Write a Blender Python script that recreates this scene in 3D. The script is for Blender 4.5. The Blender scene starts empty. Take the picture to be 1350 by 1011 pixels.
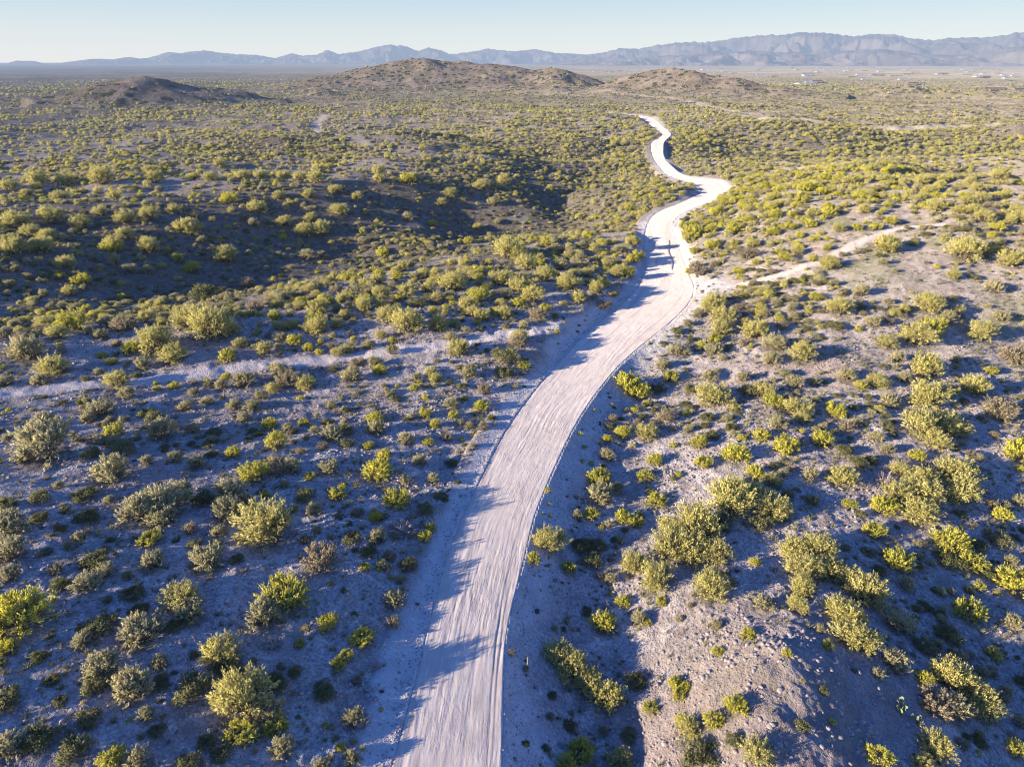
import bpy, math, random
import numpy as np
from mathutils import Vector, Matrix

SEED = 7
rng = np.random.default_rng(SEED)
random.seed(SEED)
scene = bpy.context.scene
COL = scene.collection
CAM_H = 40.0
PITCH = math.radians(25.2)
FPX = 900.0
SUN_EL = math.radians(14.5)
SUN_DIR = np.array([-math.cos(math.radians(24)), -math.sin(math.radians(24))])   # ground direction towards the sun

# ------------------------------------------------------------------ camera maths
cp, sp_ = math.cos(PITCH), math.sin(PITCH)
def px_ray(px, py):
    a = (px - 675.0) / FPX; b = (505.5 - py) / FPX
    return np.array([a, cp + b * sp_, -sp_ + b * cp])
def px_at(px, py, z=0.0):
    d = px_ray(px, py); t = (z - CAM_H) / d[2]
    return np.array([d[0] * t, d[1] * t, z])
def project(x, y, z):
    zc = y * cp + (CAM_H - z) * sp_
    yc = y * sp_ - (CAM_H - z) * cp
    return 675 + FPX * x / zc, 505.5 - FPX * yc / zc, zc

# ------------------------------------------------------------------ noise
def _hash(ix, iy, seed):
    h = (ix.astype(np.int64) * 374761393 + iy.astype(np.int64) * 668265263 + seed * 2147483647) & 0xffffffff
    h = ((h ^ (h >> 13)) * 1274126177) & 0xffffffff
    h = h ^ (h >> 16)
    return h.astype(np.float64) / 4294967295.0
def perlin(x, y, seed=0):
    x0 = np.floor(x); y0 = np.floor(y); fx = x - x0; fy = y - y0
    u = fx * fx * fx * (fx * (fx * 6 - 15) + 10); v = fy * fy * fy * (fy * (fy * 6 - 15) + 10)
    def g(ix, iy, dx, dy):
        a = _hash(ix, iy, seed) * 2 * np.pi
        return np.cos(a) * dx + np.sin(a) * dy
    n00 = g(x0, y0, fx, fy); n10 = g(x0 + 1, y0, fx - 1, fy)
    n01 = g(x0, y0 + 1, fx, fy - 1); n11 = g(x0 + 1, y0 + 1, fx - 1, fy - 1)
    return ((n00 * (1 - u) + n10 * u) * (1 - v) + (n01 * (1 - u) + n11 * u) * v) * 1.5
def fbm(x, y, seed=0, oct=4, gain=.5):
    s = 0; a = 1; t = 0
    for i in range(oct):
        s = s + a * perlin(x * 2**i + 17.3 * i, y * 2**i - 9.1 * i, seed + i); t += a; a *= gain
    return s / t
def ridged(x, y, seed=0, oct=4):
    s = 0; a = 1; t = 0
    for i in range(oct):
        s = s + a * (1 - np.abs(perlin(x * 2**i + 3.3 * i, y * 2**i + 7.7 * i, seed + i)) * 1.7); t += a; a *= .5
    return s / t
def sstep(a, b, x):
    t = np.clip((x - a) / (b - a), 0, 1); return t * t * (3 - 2 * t)

# ------------------------------------------------------------------ the graded road (edges traced where they stand)
EDGE = [(1230, 455, 640), (1100, 492, 655), (1011, 519, 660), (900, 549, 661), (820, 569, 666), (740, 588, 689), (680, 611, 702), (640, 632, 719),
        (600, 650, 737), (560, 673, 757), (520, 702, 783), (480, 736, 816), (450, 762, 850), (420, 795, 888), (400, 820, 908),
        (380, 842, 916), (360, 850, 908), (340, 852, 899), (320, 850, 893), (303, 852, 886), (288, 858, 890), (278, 870, 907),
        (270.6, 890, 926), (263, 904, 944), (256, 922, 952), (250, 925, 960), (244, 913, 963), (239, 903, 950), (235, 885, 921), (229, 874, 897),
        (223, 871, 892), (214, 865, 879), (205, 859, 876), (196, 857, 876), (187.5, 858, 877), (182, 868, 882), (177, 873, 886),
        (171, 865, 880), (165, 856, 873), (159, 849, 867), (155.6, 842, 862), (153, 832, 850), (151, 815, 832), (149, 790, 805)]
pl = np.array([px_at(e[1], e[0])[:2] for e in EDGE]); pr = np.array([px_at(e[2], e[0])[:2] for e in EDGE])
cl = (pl + pr) / 2
tan = np.gradient(cl, axis=0); tan /= np.linalg.norm(tan, axis=1)[:, None]
hw_ctrl = np.abs((pr[:, 0] - pl[:, 0]) / 2 * tan[:, 1])
hw_ctrl = np.clip(hw_ctrl, 2.9, 5.5) * (1 - .18 * sstep(180, 260, np.hypot(cl[:, 0], cl[:, 1])))
def catmull(P, n):
    out = []
    for i in range(len(P) - 1):
        p0 = P[max(i - 1, 0)]; p1 = P[i]; p2 = P[i + 1]; p3 = P[min(i + 2, len(P) - 1)]
        for k in range(n):
            t = k / n
            out.append(.5 * ((2 * p1) + (-p0 + p2) * t + (2 * p0 - 5 * p1 + 4 * p2 - p3) * t * t + (-p0 + 3 * p1 - 3 * p2 + p3) * t**3))
    out.append(P[-1]); return np.array(out)
cw = catmull(np.column_stack([cl, hw_ctrl]), 5)
# even arc-length resample
seg = np.linalg.norm(np.diff(cw[:, :2], axis=0), axis=1); S = np.concatenate([[0], np.cumsum(seg)])
RS = np.concatenate([np.arange(0, 200, 2.0), np.arange(200, S[-1], 5.0)])
RP = np.column_stack([np.interp(RS, S, cw[:, i]) for i in range(3)])
for _ in range(3):
    RP[1:-1] = .25 * RP[:-2] + .5 * RP[1:-1] + .25 * RP[2:]
RL = RS[-1]
def road_coords(x, y):
    """signed lateral distance (+ right), half width, arc length; far away -> 1e3"""
    x = np.asarray(x, float); y = np.asarray(y, float)
    s = np.full(x.shape, 1e3); hw = np.full(x.shape, 3.3); al = np.zeros(x.shape)
    xc = np.interp(y, RP[:, 1], RP[:, 0])
    m = (np.abs(x - xc) < 60) & (y < RP[-1, 1] + 40) & (y > RP[0, 1] - 40)
    idx = np.nonzero(m)[0]
    A = RP[:-1, :2]; B = RP[1:, :2]; D = B - A; L2 = (D**2).sum(1)
    for c in range(0, len(idx), 20000):
        ii = idx[c:c + 20000]; px = x[ii][:, None]; py = y[ii][:, None]
        t = np.clip(((px - A[:, 0]) * D[:, 0] + (py - A[:, 1]) * D[:, 1]) / L2, 0, 1)
        dx = px - (A[:, 0] + t * D[:, 0]); dy = py - (A[:, 1] + t * D[:, 1])
        d2 = dx * dx + dy * dy; k = d2.argmin(1); r = np.arange(len(ii))
        tt = t[r, k]; d = np.sqrt(d2[r, k])
        sg = np.sign(D[k, 1] * dx[r, k] - D[k, 0] * dy[r, k])
        s[ii] = d * sg; hw[ii] = RP[k, 2] * (1 - tt) + RP[k + 1, 2] * tt
        al[ii] = RS[k] * (1 - tt) + RS[k + 1] * tt
    return s, hw, al

# ------------------------------------------------------------------ natural relief from sculpting points (x px, y px, height)
CTRL = [(-500,1300,7),(0,1300,5),(900,1300,-2),(1800,1300,-3),(-900,800,14),(2200,800,-5),(-900,400,9),(-900,200,9),(2300,400,6),(2300,200,6),
 (-150,1011,8.5),(120,1011,5.6),(300,1011,3.6),(450,1011,1.8),(-200,850,11),(0,850,8.5),(180,850,6.2),(330,850,4.0),(480,850,1.9),
 (-200,680,11),(0,680,8.4),(200,680,6.0),(400,680,3.6),(560,680,1.9),(-200,560,9),(0,560,7.6),(200,560,5.8),(400,560,3.8),(620,540,1.9),(700,460,1.8),
 (0,500,7.4),(200,490,5.8),(400,470,4.2),(-200,480,8),(0,455,5.5),(300,430,4.2),(500,400,3.6),(650,370,3.2),(830,350,1.3),
 (150,435,4.0),(300,405,2.8),(450,372,2.3),(600,345,2.0),(720,320,1.4),(830,300,0.6),
 (0,420,-1),(200,395,-5),(350,370,-6.5),(480,350,-7.5),(620,322,-8.5),(740,297,-9),(840,268,-6.5),
 (-200,330,6),(0,340,2.5),(200,330,-.5),(400,310,-4),(600,295,-6.5),(720,280,-8),(820,262,-6),
 (-200,260,8),(0,270,5.5),(200,262,5),(400,255,3.5),(560,255,1),(700,258,-4),(800,250,-4),
 (0,228,5),(200,225,6),(400,222,5),(560,222,6),(700,232,3),(790,236,1.5),(850,240,0),
 (640,200,6),(720,205,-3),(800,212,-6),(845,216,-3),(760,185,3),(840,180,-1),
 (-60,168,10),(15,178,6),(45,186,-3),(120,190,3),(230,176,6),(290,172,9),(345,180,3),(385,191,-4),
 (470,180,4),(545,172,8),(590,184,-2),(620,190,2),(400,160,3),(150,155,3),(700,160,3),
 (900,250,1),(965,255,2),(1010,238,6),(1100,225,9),(1220,220,9),(1350,214,8),(1500,214,8),
 (960,215,-6),(1050,205,-9),(1200,200,-9),(1350,196,-8),(1500,190,-8),(920,180,-2),(1100,172,1),(1350,172,1),
 (960,300,3.2),(1030,280,7),(1130,270,9),(1190,250,10.5),(1250,262,0),(1310,285,-4),(1400,270,2),(1350,245,8),(1240,300,9),(1350,318,8.5),(1500,310,8),
 (930,350,1.2),(1020,340,4.4),(1100,335,6),(1200,335,7),(930,400,.6),(1050,400,3.2),(1200,400,3.6),(1350,400,2.6),
 (950,450,0),(1100,470,.8),(1250,480,-.6),(1400,480,-2.5),(860,520,-1.8),(1000,560,-.2),(1200,600,-1.2),(1400,600,-3.5),
 (800,620,-2.2),(870,680,-2),(1000,680,-.8),(1200,700,-2.4),(1400,720,-5),(760,760,-2.6),(840,790,-3.0),(900,790,-1.6),
 (740,860,-3.4),(820,880,-3.7),(750,950,-3.7),(830,1000,-3.8),(920,870,-1.2),(960,900,.6),(1030,860,2.0),(1100,860,1.2),(1000,980,1.8),(1150,980,-.2),
 (1200,860,-1.8),(1350,880,-4),(1350,1011,-4.2)]
def relax(a, b, z):
    if b >= 470 and a < 720: z = z * .47 if a < 420 else z * .22      # the slope falling to the road
    elif b >= 600 and z < -1.5: z = z * .85
    elif b <= 425 and b >= 240 and a < 860 and z < 0: z = z * 1.25
    elif b <= 345 and b >= 240 and a < 450 and z > 0: z = z * 1.1
    return z
cpts = np.array([px_at(a, b, relax(a, b, z)) for a, b, z in CTRL])
far = []
for az in np.linspace(-62, 62, 14):
    a = math.radians(az)
    for d, z in ((900, 1.0), (1600, -4), (4000, -8), (15000, -10), (60000, -12)):
        far.append((d * math.sin(a), d * math.cos(a), z))
for az in (-60, 60):
    for d in (12, 30, 60, 120, 250, 500):
        a = math.radians(az); far.append((d * math.sin(a), d * math.cos(a), (2 if d < 100 else 5) if az < 0 else -2 if d < 100 else 4))
far.append((0, 12, 0)); 
cpts = np.vstack([cpts, np.array(far)])
def logpol(x, y):
    r = np.hypot(x, y)
    return np.column_stack([np.arctan2(x, y) / .25, np.log(np.maximum(r, 5)) / .25])
CU = logpol(cpts[:, 0], cpts[:, 1])
def phi(r2): return np.sqrt(r2 + .02)
dm = ((CU[:, None, :] - CU[None]) ** 2).sum(2)
nC = len(CU)
Am = np.zeros((nC + 3, nC + 3)); Am[:nC, :nC] = phi(dm) - np.eye(nC) * .03
Am[:nC, nC] = 1; Am[:nC, nC + 1:] = CU; Am[nC, :nC] = 1; Am[nC + 1:, :nC] = CU.T
WR = np.linalg.solve(Am, np.concatenate([cpts[:, 2], np.zeros(3)]))
def rbf(x, y):
    U = logpol(x, y); out = np.empty(len(U))
    for c in range(0, len(U), 40000):
        u = U[c:c + 40000]
        d = (u[:, None, 0] - CU[None, :, 0]) ** 2 + (u[:, None, 1] - CU[None, :, 1]) ** 2
        out[c:c + 40000] = phi(d) @ WR[:nC] + WR[nC] + u @ WR[nC + 1:]
    return out

# far hills: (px, distance, height, width x, width y, skew right-shadow)
RIDGES = [(800, 60, [(30, 134), (60, 130), (90, 122), (120, 112), (150, 106), (185, 103), (215, 105), (250, 111), (300, 119), (350, 130), (380, 135)]),
          (1250, 130, [(330, 118), (380, 110), (420, 101), (455, 96), (490, 89), (520, 82), (555, 77), (580, 78), (610, 81), (640, 82), (670, 86), (700, 91), (712, 92), (730, 87), (748, 91), (770, 99), (800, 112)]),
          (1020, 70, [(770, 122), (800, 111), (830, 102), (860, 96), (885, 93), (910, 95), (940, 102), (980, 106), (1020, 112), (1060, 118), (1120, 124)])]
HILLS = [(730, 950, 7.5, 22, 24), (700, 960, 5, 25, 20), (812, 940, 7.5, 18, 22), (790, 940, 5, 22, 18), (425, 930, 7, 22, 20), (600, 1180, 8, 120, 50), (500, 1150, 6, 90, 40),
         (1195, 1000, 13, 22, 30), (1170, 1020, 9, 40, 40), (1305, 880, 8, 14, 22), (1265, 930, 6, 22, 18), (1290, 560, 4, 20, 15)]
def hill_xy(px, d): return ((px - 675) / FPX * (d * cp + 30 * sp_), d)
def terrain(x, y, full=False):
    x = np.asarray(x, float).ravel(); y = np.asarray(y, float).ravel()
    r = np.hypot(x, y)
    z = rbf(x, y)
    mid = sstep(60, 200, r); farw = sstep(700, 1200, r)
    nr = 1 - sstep(3000, 9000, r)
    z += fbm(x / 2.1, y / 2.1, 7, 4, .6) * .32 * (1 - sstep(90, 260, r))
    z += fbm(x / 9, y / 9, 3, 3) * .40 + fbm(x / 30, y / 30, 5, 3) * (.7 + 1.1 * mid) * nr
    z += (ridged(x / 85, y / 70, 11, 3) - .55) * 2.2 * sstep(120, 330, r) * nr
    band = sstep(125, 180, r) * (1 - sstep(650, 1000, r))
    z += (fbm(x / 58 + 5, y / 24, 23, 3) * 3.4 + fbm(x / 26 + 9, y / 15, 29, 2) * .9) * band * (1 - .55 * np.exp(-(((x - 75) / 60) ** 2 + ((y - 190) / 60) ** 2)))
    z += fbm(x / 320, y / 260, 21, 3) * 6 * sstep(500, 1100, r) * nr
    wx = x + fbm(x / 90, y / 90, 31, 2) * 15; wy = y + fbm(x / 90, y / 90, 41, 2) * 15
    hz = np.zeros_like(z)
    for (px, d, h, sx, sy) in HILLS:
        hx, hy = hill_xy(px, d)
        q = ((wx - hx) / sx) ** 2 + ((wy - hy) / sy) ** 2
        m = q < 12
        hz[m] = np.maximum(hz[m], h * 1.12 * np.exp(-q[m] * .75) * 1.0 + hz[m] * .28)
    for D, sy, prof in RIDGES:
        P = np.array([(math.atan2((a - 675) / FPX, px_ray(a, b)[1]), max(0, CAM_H + px_ray(a, b)[2] / np.hypot(*px_ray(a, b)[:2]) * D)) for a, b in prof])
        m = (np.abs(r - D) < sy * 3) & (np.arctan2(x, y) > P[0, 0] - .05) & (np.arctan2(x, y) < P[-1, 0] + .05)
        az = np.arctan2(wx[m], wy[m]); hh = np.interp(az, P[:, 0], P[:, 1], left=0, right=0)
        rr_ = np.hypot(wx[m], wy[m]); bend = sy * .5 * np.sin(az * 14 + D)
        hh = hh * (.94 if D == 800 else 1.04); q = np.abs(rr_ - D + bend * .5) / sy
        cs = np.exp(-(q ** 1.7) * .9) + (ridged(x[m] / 130, y[m] / 170, 57, 3) - .6) * .3 * np.exp(-((q - .8) / .5) ** 2)
        hz[m] = np.maximum(hz[m], hh * np.clip(cs, 0, 1.02) + hz[m] * .3)
    hz *= .96 + .08 * (ridged(x / 120, y / 120, 51, 2) - .45)
    z += hz
    s, hw, al = road_coords(x, y)
    a = np.abs(s) - hw
    edge_n = fbm(al / 5, s * 0 + 2.2, 61, 3)
    a2 = a + edge_n * .35
    z = z * (1 - .7 * sstep(225, 265, al) * (1 - sstep(8, 40, a)) * (a < 100))
    # left bank rises to natural ground, right bank falls to the ditch
    wl = np.clip(2.8 + .6 * np.abs(z), 2.8, 7); wr_ = np.clip(2.6 + np.abs(z) * 1.1, 3, 9)
    lb = np.clip(a2 / wl, 0, 1); rb = np.clip(a2 / wr_, 0, 1)
    tl = sstep(0, 1, lb) ; tr = 1 - (1 - rb) ** 1.5
    t = np.where(s < 0, tl, tr)
    near_left = np.where((s < 0), np.maximum(z, .36 * (1 - sstep(95, 120, al)) * (1 - sstep(4, 10, a)) - 40 * sstep(3, 11, a)), z)
    z = near_left * t
    berm = np.exp(-((a - .35) / .3) ** 2) * np.where(s < 0, .12, .20) * (.6 + edge_n)
    z = z + np.where(a > 0, berm, 0)
    z = np.where(a < -.25, -.25, np.where(a < .1, z - .12 * (1 - t), z))
    if full: return z, s, hw, al, a, t, hz
    return z

# ------------------------------------------------------------------ helpers
def mesh_from(name, V, F, mat, attrs=None, smooth=False, uniform=4):
    me = bpy.data.meshes.new(name)
    V = np.asarray(V, np.float32); F = np.asarray(F, np.int32)
    me.vertices.add(len(V)); me.vertices.foreach_set('co', V.ravel())
    me.loops.add(F.size); me.loops.foreach_set('vertex_index', F.ravel())
    me.polygons.add(len(F)); k = F.shape[1]
    me.polygons.foreach_set('loop_start', np.arange(0, F.size, k, dtype=np.int32))
    me.polygons.foreach_set('loop_total', np.full(len(F), k, np.int32))
    if smooth: me.polygons.foreach_set('use_smooth', np.ones(len(F), bool))
    if attrs:
        for an, av in attrs.items():
            av = np.asarray(av, np.float32)
            if av.ndim == 2: at = me.attributes.new(an, 'FLOAT_VECTOR', 'POINT'); at.data.foreach_set('vector', av.ravel())
            else: at = me.attributes.new(an, 'FLOAT', 'POINT'); at.data.foreach_set('value', av)
    me.update(calc_edges=True)
    if mat: me.materials.append(mat)
    return me
def link(name, me, parent=None):
    o = bpy.data.objects.new(name, me); COL.objects.link(o)
    if parent: o.parent = parent
    return o
def grid_faces(nr, nc):
    i = np.arange(nr - 1)[:, None] * nc + np.arange(nc - 1)[None]
    return np.stack([i, i + 1, i + nc + 1, i + nc], -1).reshape(-1, 4)

# ------------------------------------------------------------------ materials
class NT:
    def __init__(s, name):
        s.m = bpy.data.materials.new(name); s.m.use_nodes = True; s.t = s.m.node_tree; s.t.nodes.clear()
        s.out = s.t.nodes.new('ShaderNodeOutputMaterial')
    def n(s, typ, **k):
        nd = s.t.nodes.new(typ)
        for a, v in k.items():
            if a == 'inp':
                for i, val in v.items():
                    if hasattr(val, 'is_linked') or isinstance(val, bpy.types.NodeSocket): s.t.links.new(val, nd.inputs[i])
                    else: nd.inputs[i].default_value = val
            else: setattr(nd, a, v)
        return nd
    def math(s, op, a, b=0.0, c=None, clamp=False):
        nd = s.t.nodes.new('ShaderNodeMath'); nd.operation = op; nd.use_clamp = clamp
        for i, v in enumerate((a, b) if c is None else (a, b, c)):
            if isinstance(v, bpy.types.NodeSocket): s.t.links.new(v, nd.inputs[i])
            else: nd.inputs[i].default_value = v
        return nd.outputs[0]
    def ramp(s, v, a, b, lo=0.0, hi=1.0):
        nd = s.t.nodes.new('ShaderNodeMapRange'); nd.interpolation_type = 'SMOOTHSTEP'
        s.t.links.new(v, nd.inputs[0]); nd.inputs[1].default_value = a; nd.inputs[2].default_value = b
        nd.inputs[3].default_value = lo; nd.inputs[4].default_value = hi
        return nd.outputs[0]
    def mix(s, f, a, b, mode='MIX'):
        nd = s.t.nodes.new('ShaderNodeMix'); nd.data_type = 'RGBA'; nd.blend_type = mode
        for i, v in ((0, f), (6, a), (7, b)):
            if isinstance(v, bpy.types.NodeSocket): s.t.links.new(v, nd.inputs[i])
            elif i == 0: nd.inputs[0].default_value = v
            else: nd.inputs[i].default_value = (*v, 1)
        return nd.outputs[2]
    def noise(s, vec, scale, detail=3, rough=.55, dist=0.0):
        nd = s.n('ShaderNodeTexNoise', inp={'Vector': vec, 'Scale': scale, 'Detail': detail, 'Roughness': rough, 'Distortion': dist})
        return nd.outputs[0]
    def voro(s, vec, scale, out=0, feature='F1', rnd=1.0):
        nd = s.n('ShaderNodeTexVoronoi', feature=feature, inp={'Vector': vec, 'Scale': scale, 'Randomness': rnd}); return nd.outputs[out]
    def attr(s, name):
        nd = s.t.nodes.new('ShaderNodeAttribute'); nd.attribute_name = name; return nd.outputs['Fac']
    def pos(s): return s.t.nodes.new('ShaderNodeNewGeometry').outputs['Position']
    def bump(s, h, strength, dist, nrm=None):
        nd = s.n('ShaderNodeBump', inp={'Height': h, 'Strength': strength, 'Distance': dist})
        if nrm: s.t.links.new(nrm, nd.inputs['Normal'])
        return nd.outputs[0]
    def haze(s, shader, L=10500.0, col=(.50, .61, .82), amt=.82):  # aerial haze painted in: bluish glow mixed in with distance from the origin
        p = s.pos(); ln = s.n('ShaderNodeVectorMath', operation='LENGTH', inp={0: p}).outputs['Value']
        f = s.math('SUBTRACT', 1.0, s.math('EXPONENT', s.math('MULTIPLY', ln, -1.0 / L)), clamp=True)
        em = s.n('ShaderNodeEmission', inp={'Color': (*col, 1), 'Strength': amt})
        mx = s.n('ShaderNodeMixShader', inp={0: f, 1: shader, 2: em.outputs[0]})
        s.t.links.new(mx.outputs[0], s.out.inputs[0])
    def done(s, shader): s.t.links.new(shader, s.out.inputs[0])

def mat_ground():
    g = NT('desert_ground'); p = g.pos()
    dist = g.n('ShaderNodeVectorMath', operation='LENGTH', inp={0: p}).outputs['Value']
    n1 = g.noise(p, .06, 4, .6); n2 = g.noise(p, .6, 5, .75); n3 = g.noise(p, 4.0, 3, .6)
    base = g.mix(g.ramp(n1, .35, .65), (.32, .265, .235), (.53, .45, .395))
    base = g.mix(g.ramp(n2, .40, .68), base, (.62, .55, .495))
    base = g.mix(g.ramp(g.noise(p, .035, 4, .6), .48, .66, 0, .55), base, (.40, .285, .22))
    dark = g.ramp(g.noise(p, .17, 5, .7), .52, .70)
    base = g.mix(g.math('MULTIPLY', dark, .6), base, (.20, .165, .145))
    ch = g.noise(p, .045, 3, .5, 1.2)
    chm = g.ramp(g.math('ABSOLUTE', g.math('SUBTRACT', ch, .5)), .022, .004)
    base = g.mix(g.math('MULTIPLY', chm, g.ramp(n2, .35, .6, .2, .75)), base, (.66, .59, .53))
    # gravel
    vc = g.voro(p, 2.6, 1); vd = g.voro(p, 2.6, 0)
    sep = g.n('ShaderNodeSeparateColor', inp={0: vc}).outputs[0]
    nearf = g.ramp(dist, 90, 220, 1, 0)
    stone = g.math('MULTIPLY', g.ramp(vd, .33, .18), g.math('MULTIPLY', g.ramp(sep, .45, .6), nearf))
    stc = g.mix(sep, (.13, .10, .09), (.70, .63, .58))
    base = g.mix(g.math('MULTIPLY', stone, .75), base, stc)
    base = g.mix(g.ramp(n3, .42, .66, 0, .65), base, (.22, .185, .165))
    base = g.mix(g.ramp(g.noise(p, 1.6, 4, .75), .56, .68, 0, .6), base, (.62, .54, .50))
    base = g.mix(g.math('MULTIPLY', g.ramp(dist, 75, 170), .55), base, g.mix(g.ramp(n2, .35, .65), (.20, .16, .125), (.40, .33, .26)))
    # gravel hill
    grav = g.attr('gravel')
    base = g.mix(g.math('MULTIPLY', grav, .7), base, g.mix(g.ramp(n2, .3, .7), (.23, .18, .155), (.34, .27, .235)))
    # dry green tinge where grass grows
    gr = g.ramp(g.noise(p, .09, 5, .7), .48, .66)
    gmask = g.math('MULTIPLY', gr, g.attr('green'))
    base = g.mix(g.math('MULTIPLY', gmask, .65), base, (.19, .20, .095))
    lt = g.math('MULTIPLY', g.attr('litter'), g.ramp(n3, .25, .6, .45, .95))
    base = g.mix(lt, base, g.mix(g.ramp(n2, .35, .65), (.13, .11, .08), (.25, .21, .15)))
    # disturbed pale soil by the road, old tracks
    dis = g.attr('disturbed')
    base = g.mix(dis, base, g.mix(g.ramp(n2, .3, .7), (.52, .48, .45), (.65, .60, .56)))
    base = g.mix(g.math('MULTIPLY', g.attr('track'), .9), base, (.64, .56, .50))
    # far plain: brush that reads only as speckle
    fv = g.ramp(dist, 200, 850)
    big = g.noise(p, .0022, 6, .65)
    spk = g.voro(p, .085, 0); spc = g.noise(p, .03, 6, .8)
    spk2 = g.voro(p, .022, 0)
    farc = g.mix(g.ramp(spc, .38, .64), (.20, .17, .12), (.33, .28, .215))
    farc = g.mix(g.ramp(big, .42, .62, 0, .7), farc, (.20, .185, .115))
    farc = g.mix(g.ramp(spk, .42, .18, 0, .7), farc, (.07, .075, .04))
    farc = g.mix(g.math('MULTIPLY', g.ramp(spk2, .4, .15, 0, .35), g.ramp(dist, 1500, 3500)), farc, (.12, .115, .08))
    farc = g.mix(g.math('MULTIPLY', g.attr('track'), .8), farc, (.50, .42, .36))
    farc = g.mix(g.ramp(dist, 1500, 4500), farc, g.mix(g.ramp(big, .40, .62), (.31, .27, .22), (.20, .185, .135)))
    base = g.mix(fv, base, farc)
    base = g.mix(g.math('MULTIPLY', g.attr('shade_wash'), .85), base, g.mix(g.ramp(n2, .35, .65), (.10, .088, .065), (.20, .17, .135)))  # shade of the valley and bands painted in as darker soil
    hl = g.attr('hill')
    base = g.mix(g.math('MULTIPLY', hl, .8), base, g.mix(g.ramp(spk, .45, .2), g.mix(g.ramp(spc, .4, .6), (.17, .135, .10), (.27, .215, .17)), (.05, .06, .03)))
    hgt = g.math('ADD', g.math('MULTIPLY', n2, .5), g.math('MULTIPLY', n3, .22))
    hgt = g.math('ADD', hgt, g.math('MULTIPLY', stone, .12))
    hgt = g.math('ADD', hgt, g.math('MULTIPLY', g.noise(p, 14.0, 2, .6), g.math('MULTIPLY', nearf, .06)))
    hgt = g.math('MULTIPLY', hgt, g.ramp(dist, 300, 2500, 1, 0))
    b = g.bump(hgt, 1.0, .9)
    fb = g.bump(g.math('MULTIPLY', g.math('ADD', g.ramp(spk, .45, .15), g.ramp(spc, .3, .7)), g.math('MULTIPLY', fv, g.ramp(dist, 1600, 4000, 1, 0))), .6, 2.5, b)
    d = g.n('ShaderNodeBsdfDiffuse', inp={'Color': base, 'Roughness': .9, 'Normal': fb})
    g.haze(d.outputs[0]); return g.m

def mat_road():
    g = NT('graded_dirt'); p = g.pos()
    al = g.attr('along'); la = g.attr('lateral')
    cmb = g.n('ShaderNodeCombineXYZ', inp={0: g.math('MULTIPLY', al, .16), 1: g.math('MULTIPLY', la, 1.0), 2: 0.0}).outputs[0]
    streak = g.noise(cmb, 2.4, 5, .65, .4)
    streak2 = g.noise(cmb, 7.0, 4, .6, .3)
    n = g.noise(p, .25, 4, .6); nf = g.noise(p, 5.0, 3, .6)
    c = g.mix(g.ramp(streak, .35, .65), (.55, .465, .395), (.67, .585, .505))
    c = g.mix(g.ramp(n, .4, .7, 0, .5), c, (.66, .575, .50))
    c = g.mix(g.ramp(streak2, .56, .72, 0, .30), c, (.36, .30, .27))
    wt = g.noise(g.n('ShaderNodeCombineXYZ', inp={0: g.math('MULTIPLY', al, .022), 1: g.math('MULTIPLY', la, .75), 2: 4.0}).outputs[0], 1.0, 3, .55, .5)
    c = g.mix(g.ramp(wt, .50, .62, 0, .45), c, (.43, .365, .32))
    c = g.mix(g.ramp(g.noise(p, .11, 5, .7), .54, .66, 0, .4), c, (.46, .385, .33))
    c = g.mix(g.ramp(nf, .6, .75, 0, .35), c, (.40, .35, .32))
    h = g.math('ADD', g.math('MULTIPLY', streak, .5), g.math('MULTIPLY', streak2, .25))
    h = g.math('ADD', h, g.math('MULTIPLY', nf, .12))
    near = g.ramp(g.n('ShaderNodeVectorMath', operation='LENGTH', inp={0: p}).outputs['Value'], 60, 200, .9, .35)
    h = g.math('MULTIPLY', h, g.ramp(g.noise(p, .16, 3, .6), .35, .68, .35, 1.25))
    b = g.n('ShaderNodeBump', inp={'Height': h, 'Strength': near, 'Distance': .15}).outputs[0]
    d = g.n('ShaderNodeBsdfDiffuse', inp={'Color': c, 'Roughness': .8, 'Normal': b})
    g.haze(d.outputs[0]); return g.m

def mat_leaf(name, c1, c2, trans=.42, soft=True):
    g = NT(name)
    oi = g.n('ShaderNodeObjectInfo').outputs['Random']; rv = g.attr('tint')
    c = g.mix(oi, c1, c2)
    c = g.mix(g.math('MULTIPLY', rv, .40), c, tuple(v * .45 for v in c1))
    d = g.n('ShaderNodeBsdfDiffuse', inp={'Color': c})
    if soft:
        at = g.n('ShaderNodeAttribute', attribute_name='vn')
        vt = g.n('ShaderNodeVectorTransform', vector_type='NORMAL', convert_from='OBJECT', convert_to='WORLD', inp={0: at.outputs['Vector']})
        g.t.links.new(vt.outputs[0], d.inputs['Normal'])
    t = g.n('ShaderNodeBsdfTranslucent', inp={'Color': c})
    d2 = g.n('ShaderNodeBsdfDiffuse', inp={'Color': c})
    m2 = g.n('ShaderNodeMixShader', inp={0: trans, 1: d2.outputs[0], 2: t.outputs[0]})
    m = g.n('ShaderNodeMixShader', inp={0: .62, 1: d.outputs[0], 2: m2.outputs[0]})
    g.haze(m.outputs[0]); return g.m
def mat_plain(name, c1, c2, scale=5.0, rough=.9, bump=.3):
    g = NT(name); tc = g.n('ShaderNodeTexCoord').outputs['Object']
    n = g.noise(tc, scale, 4, .6)
    d = g.n('ShaderNodeBsdfPrincipled', inp={'Base Color': g.mix(g.ramp(n, .3, .7), c1, c2), 'Roughness': rough, 'Normal': g.bump(n, bump, .05)})
    g.haze(d.outputs[0]); return g.m
def mat_mount(name, c1, c2):
    g = NT(name); p = g.pos()
    n = g.noise(p, .0016, 6, .65)
    d = g.n('ShaderNodeBsdfDiffuse', inp={'Color': g.mix(g.ramp(n, .35, .65), c1, c2)})
    g.haze(d.outputs[0]); return g.m

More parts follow.
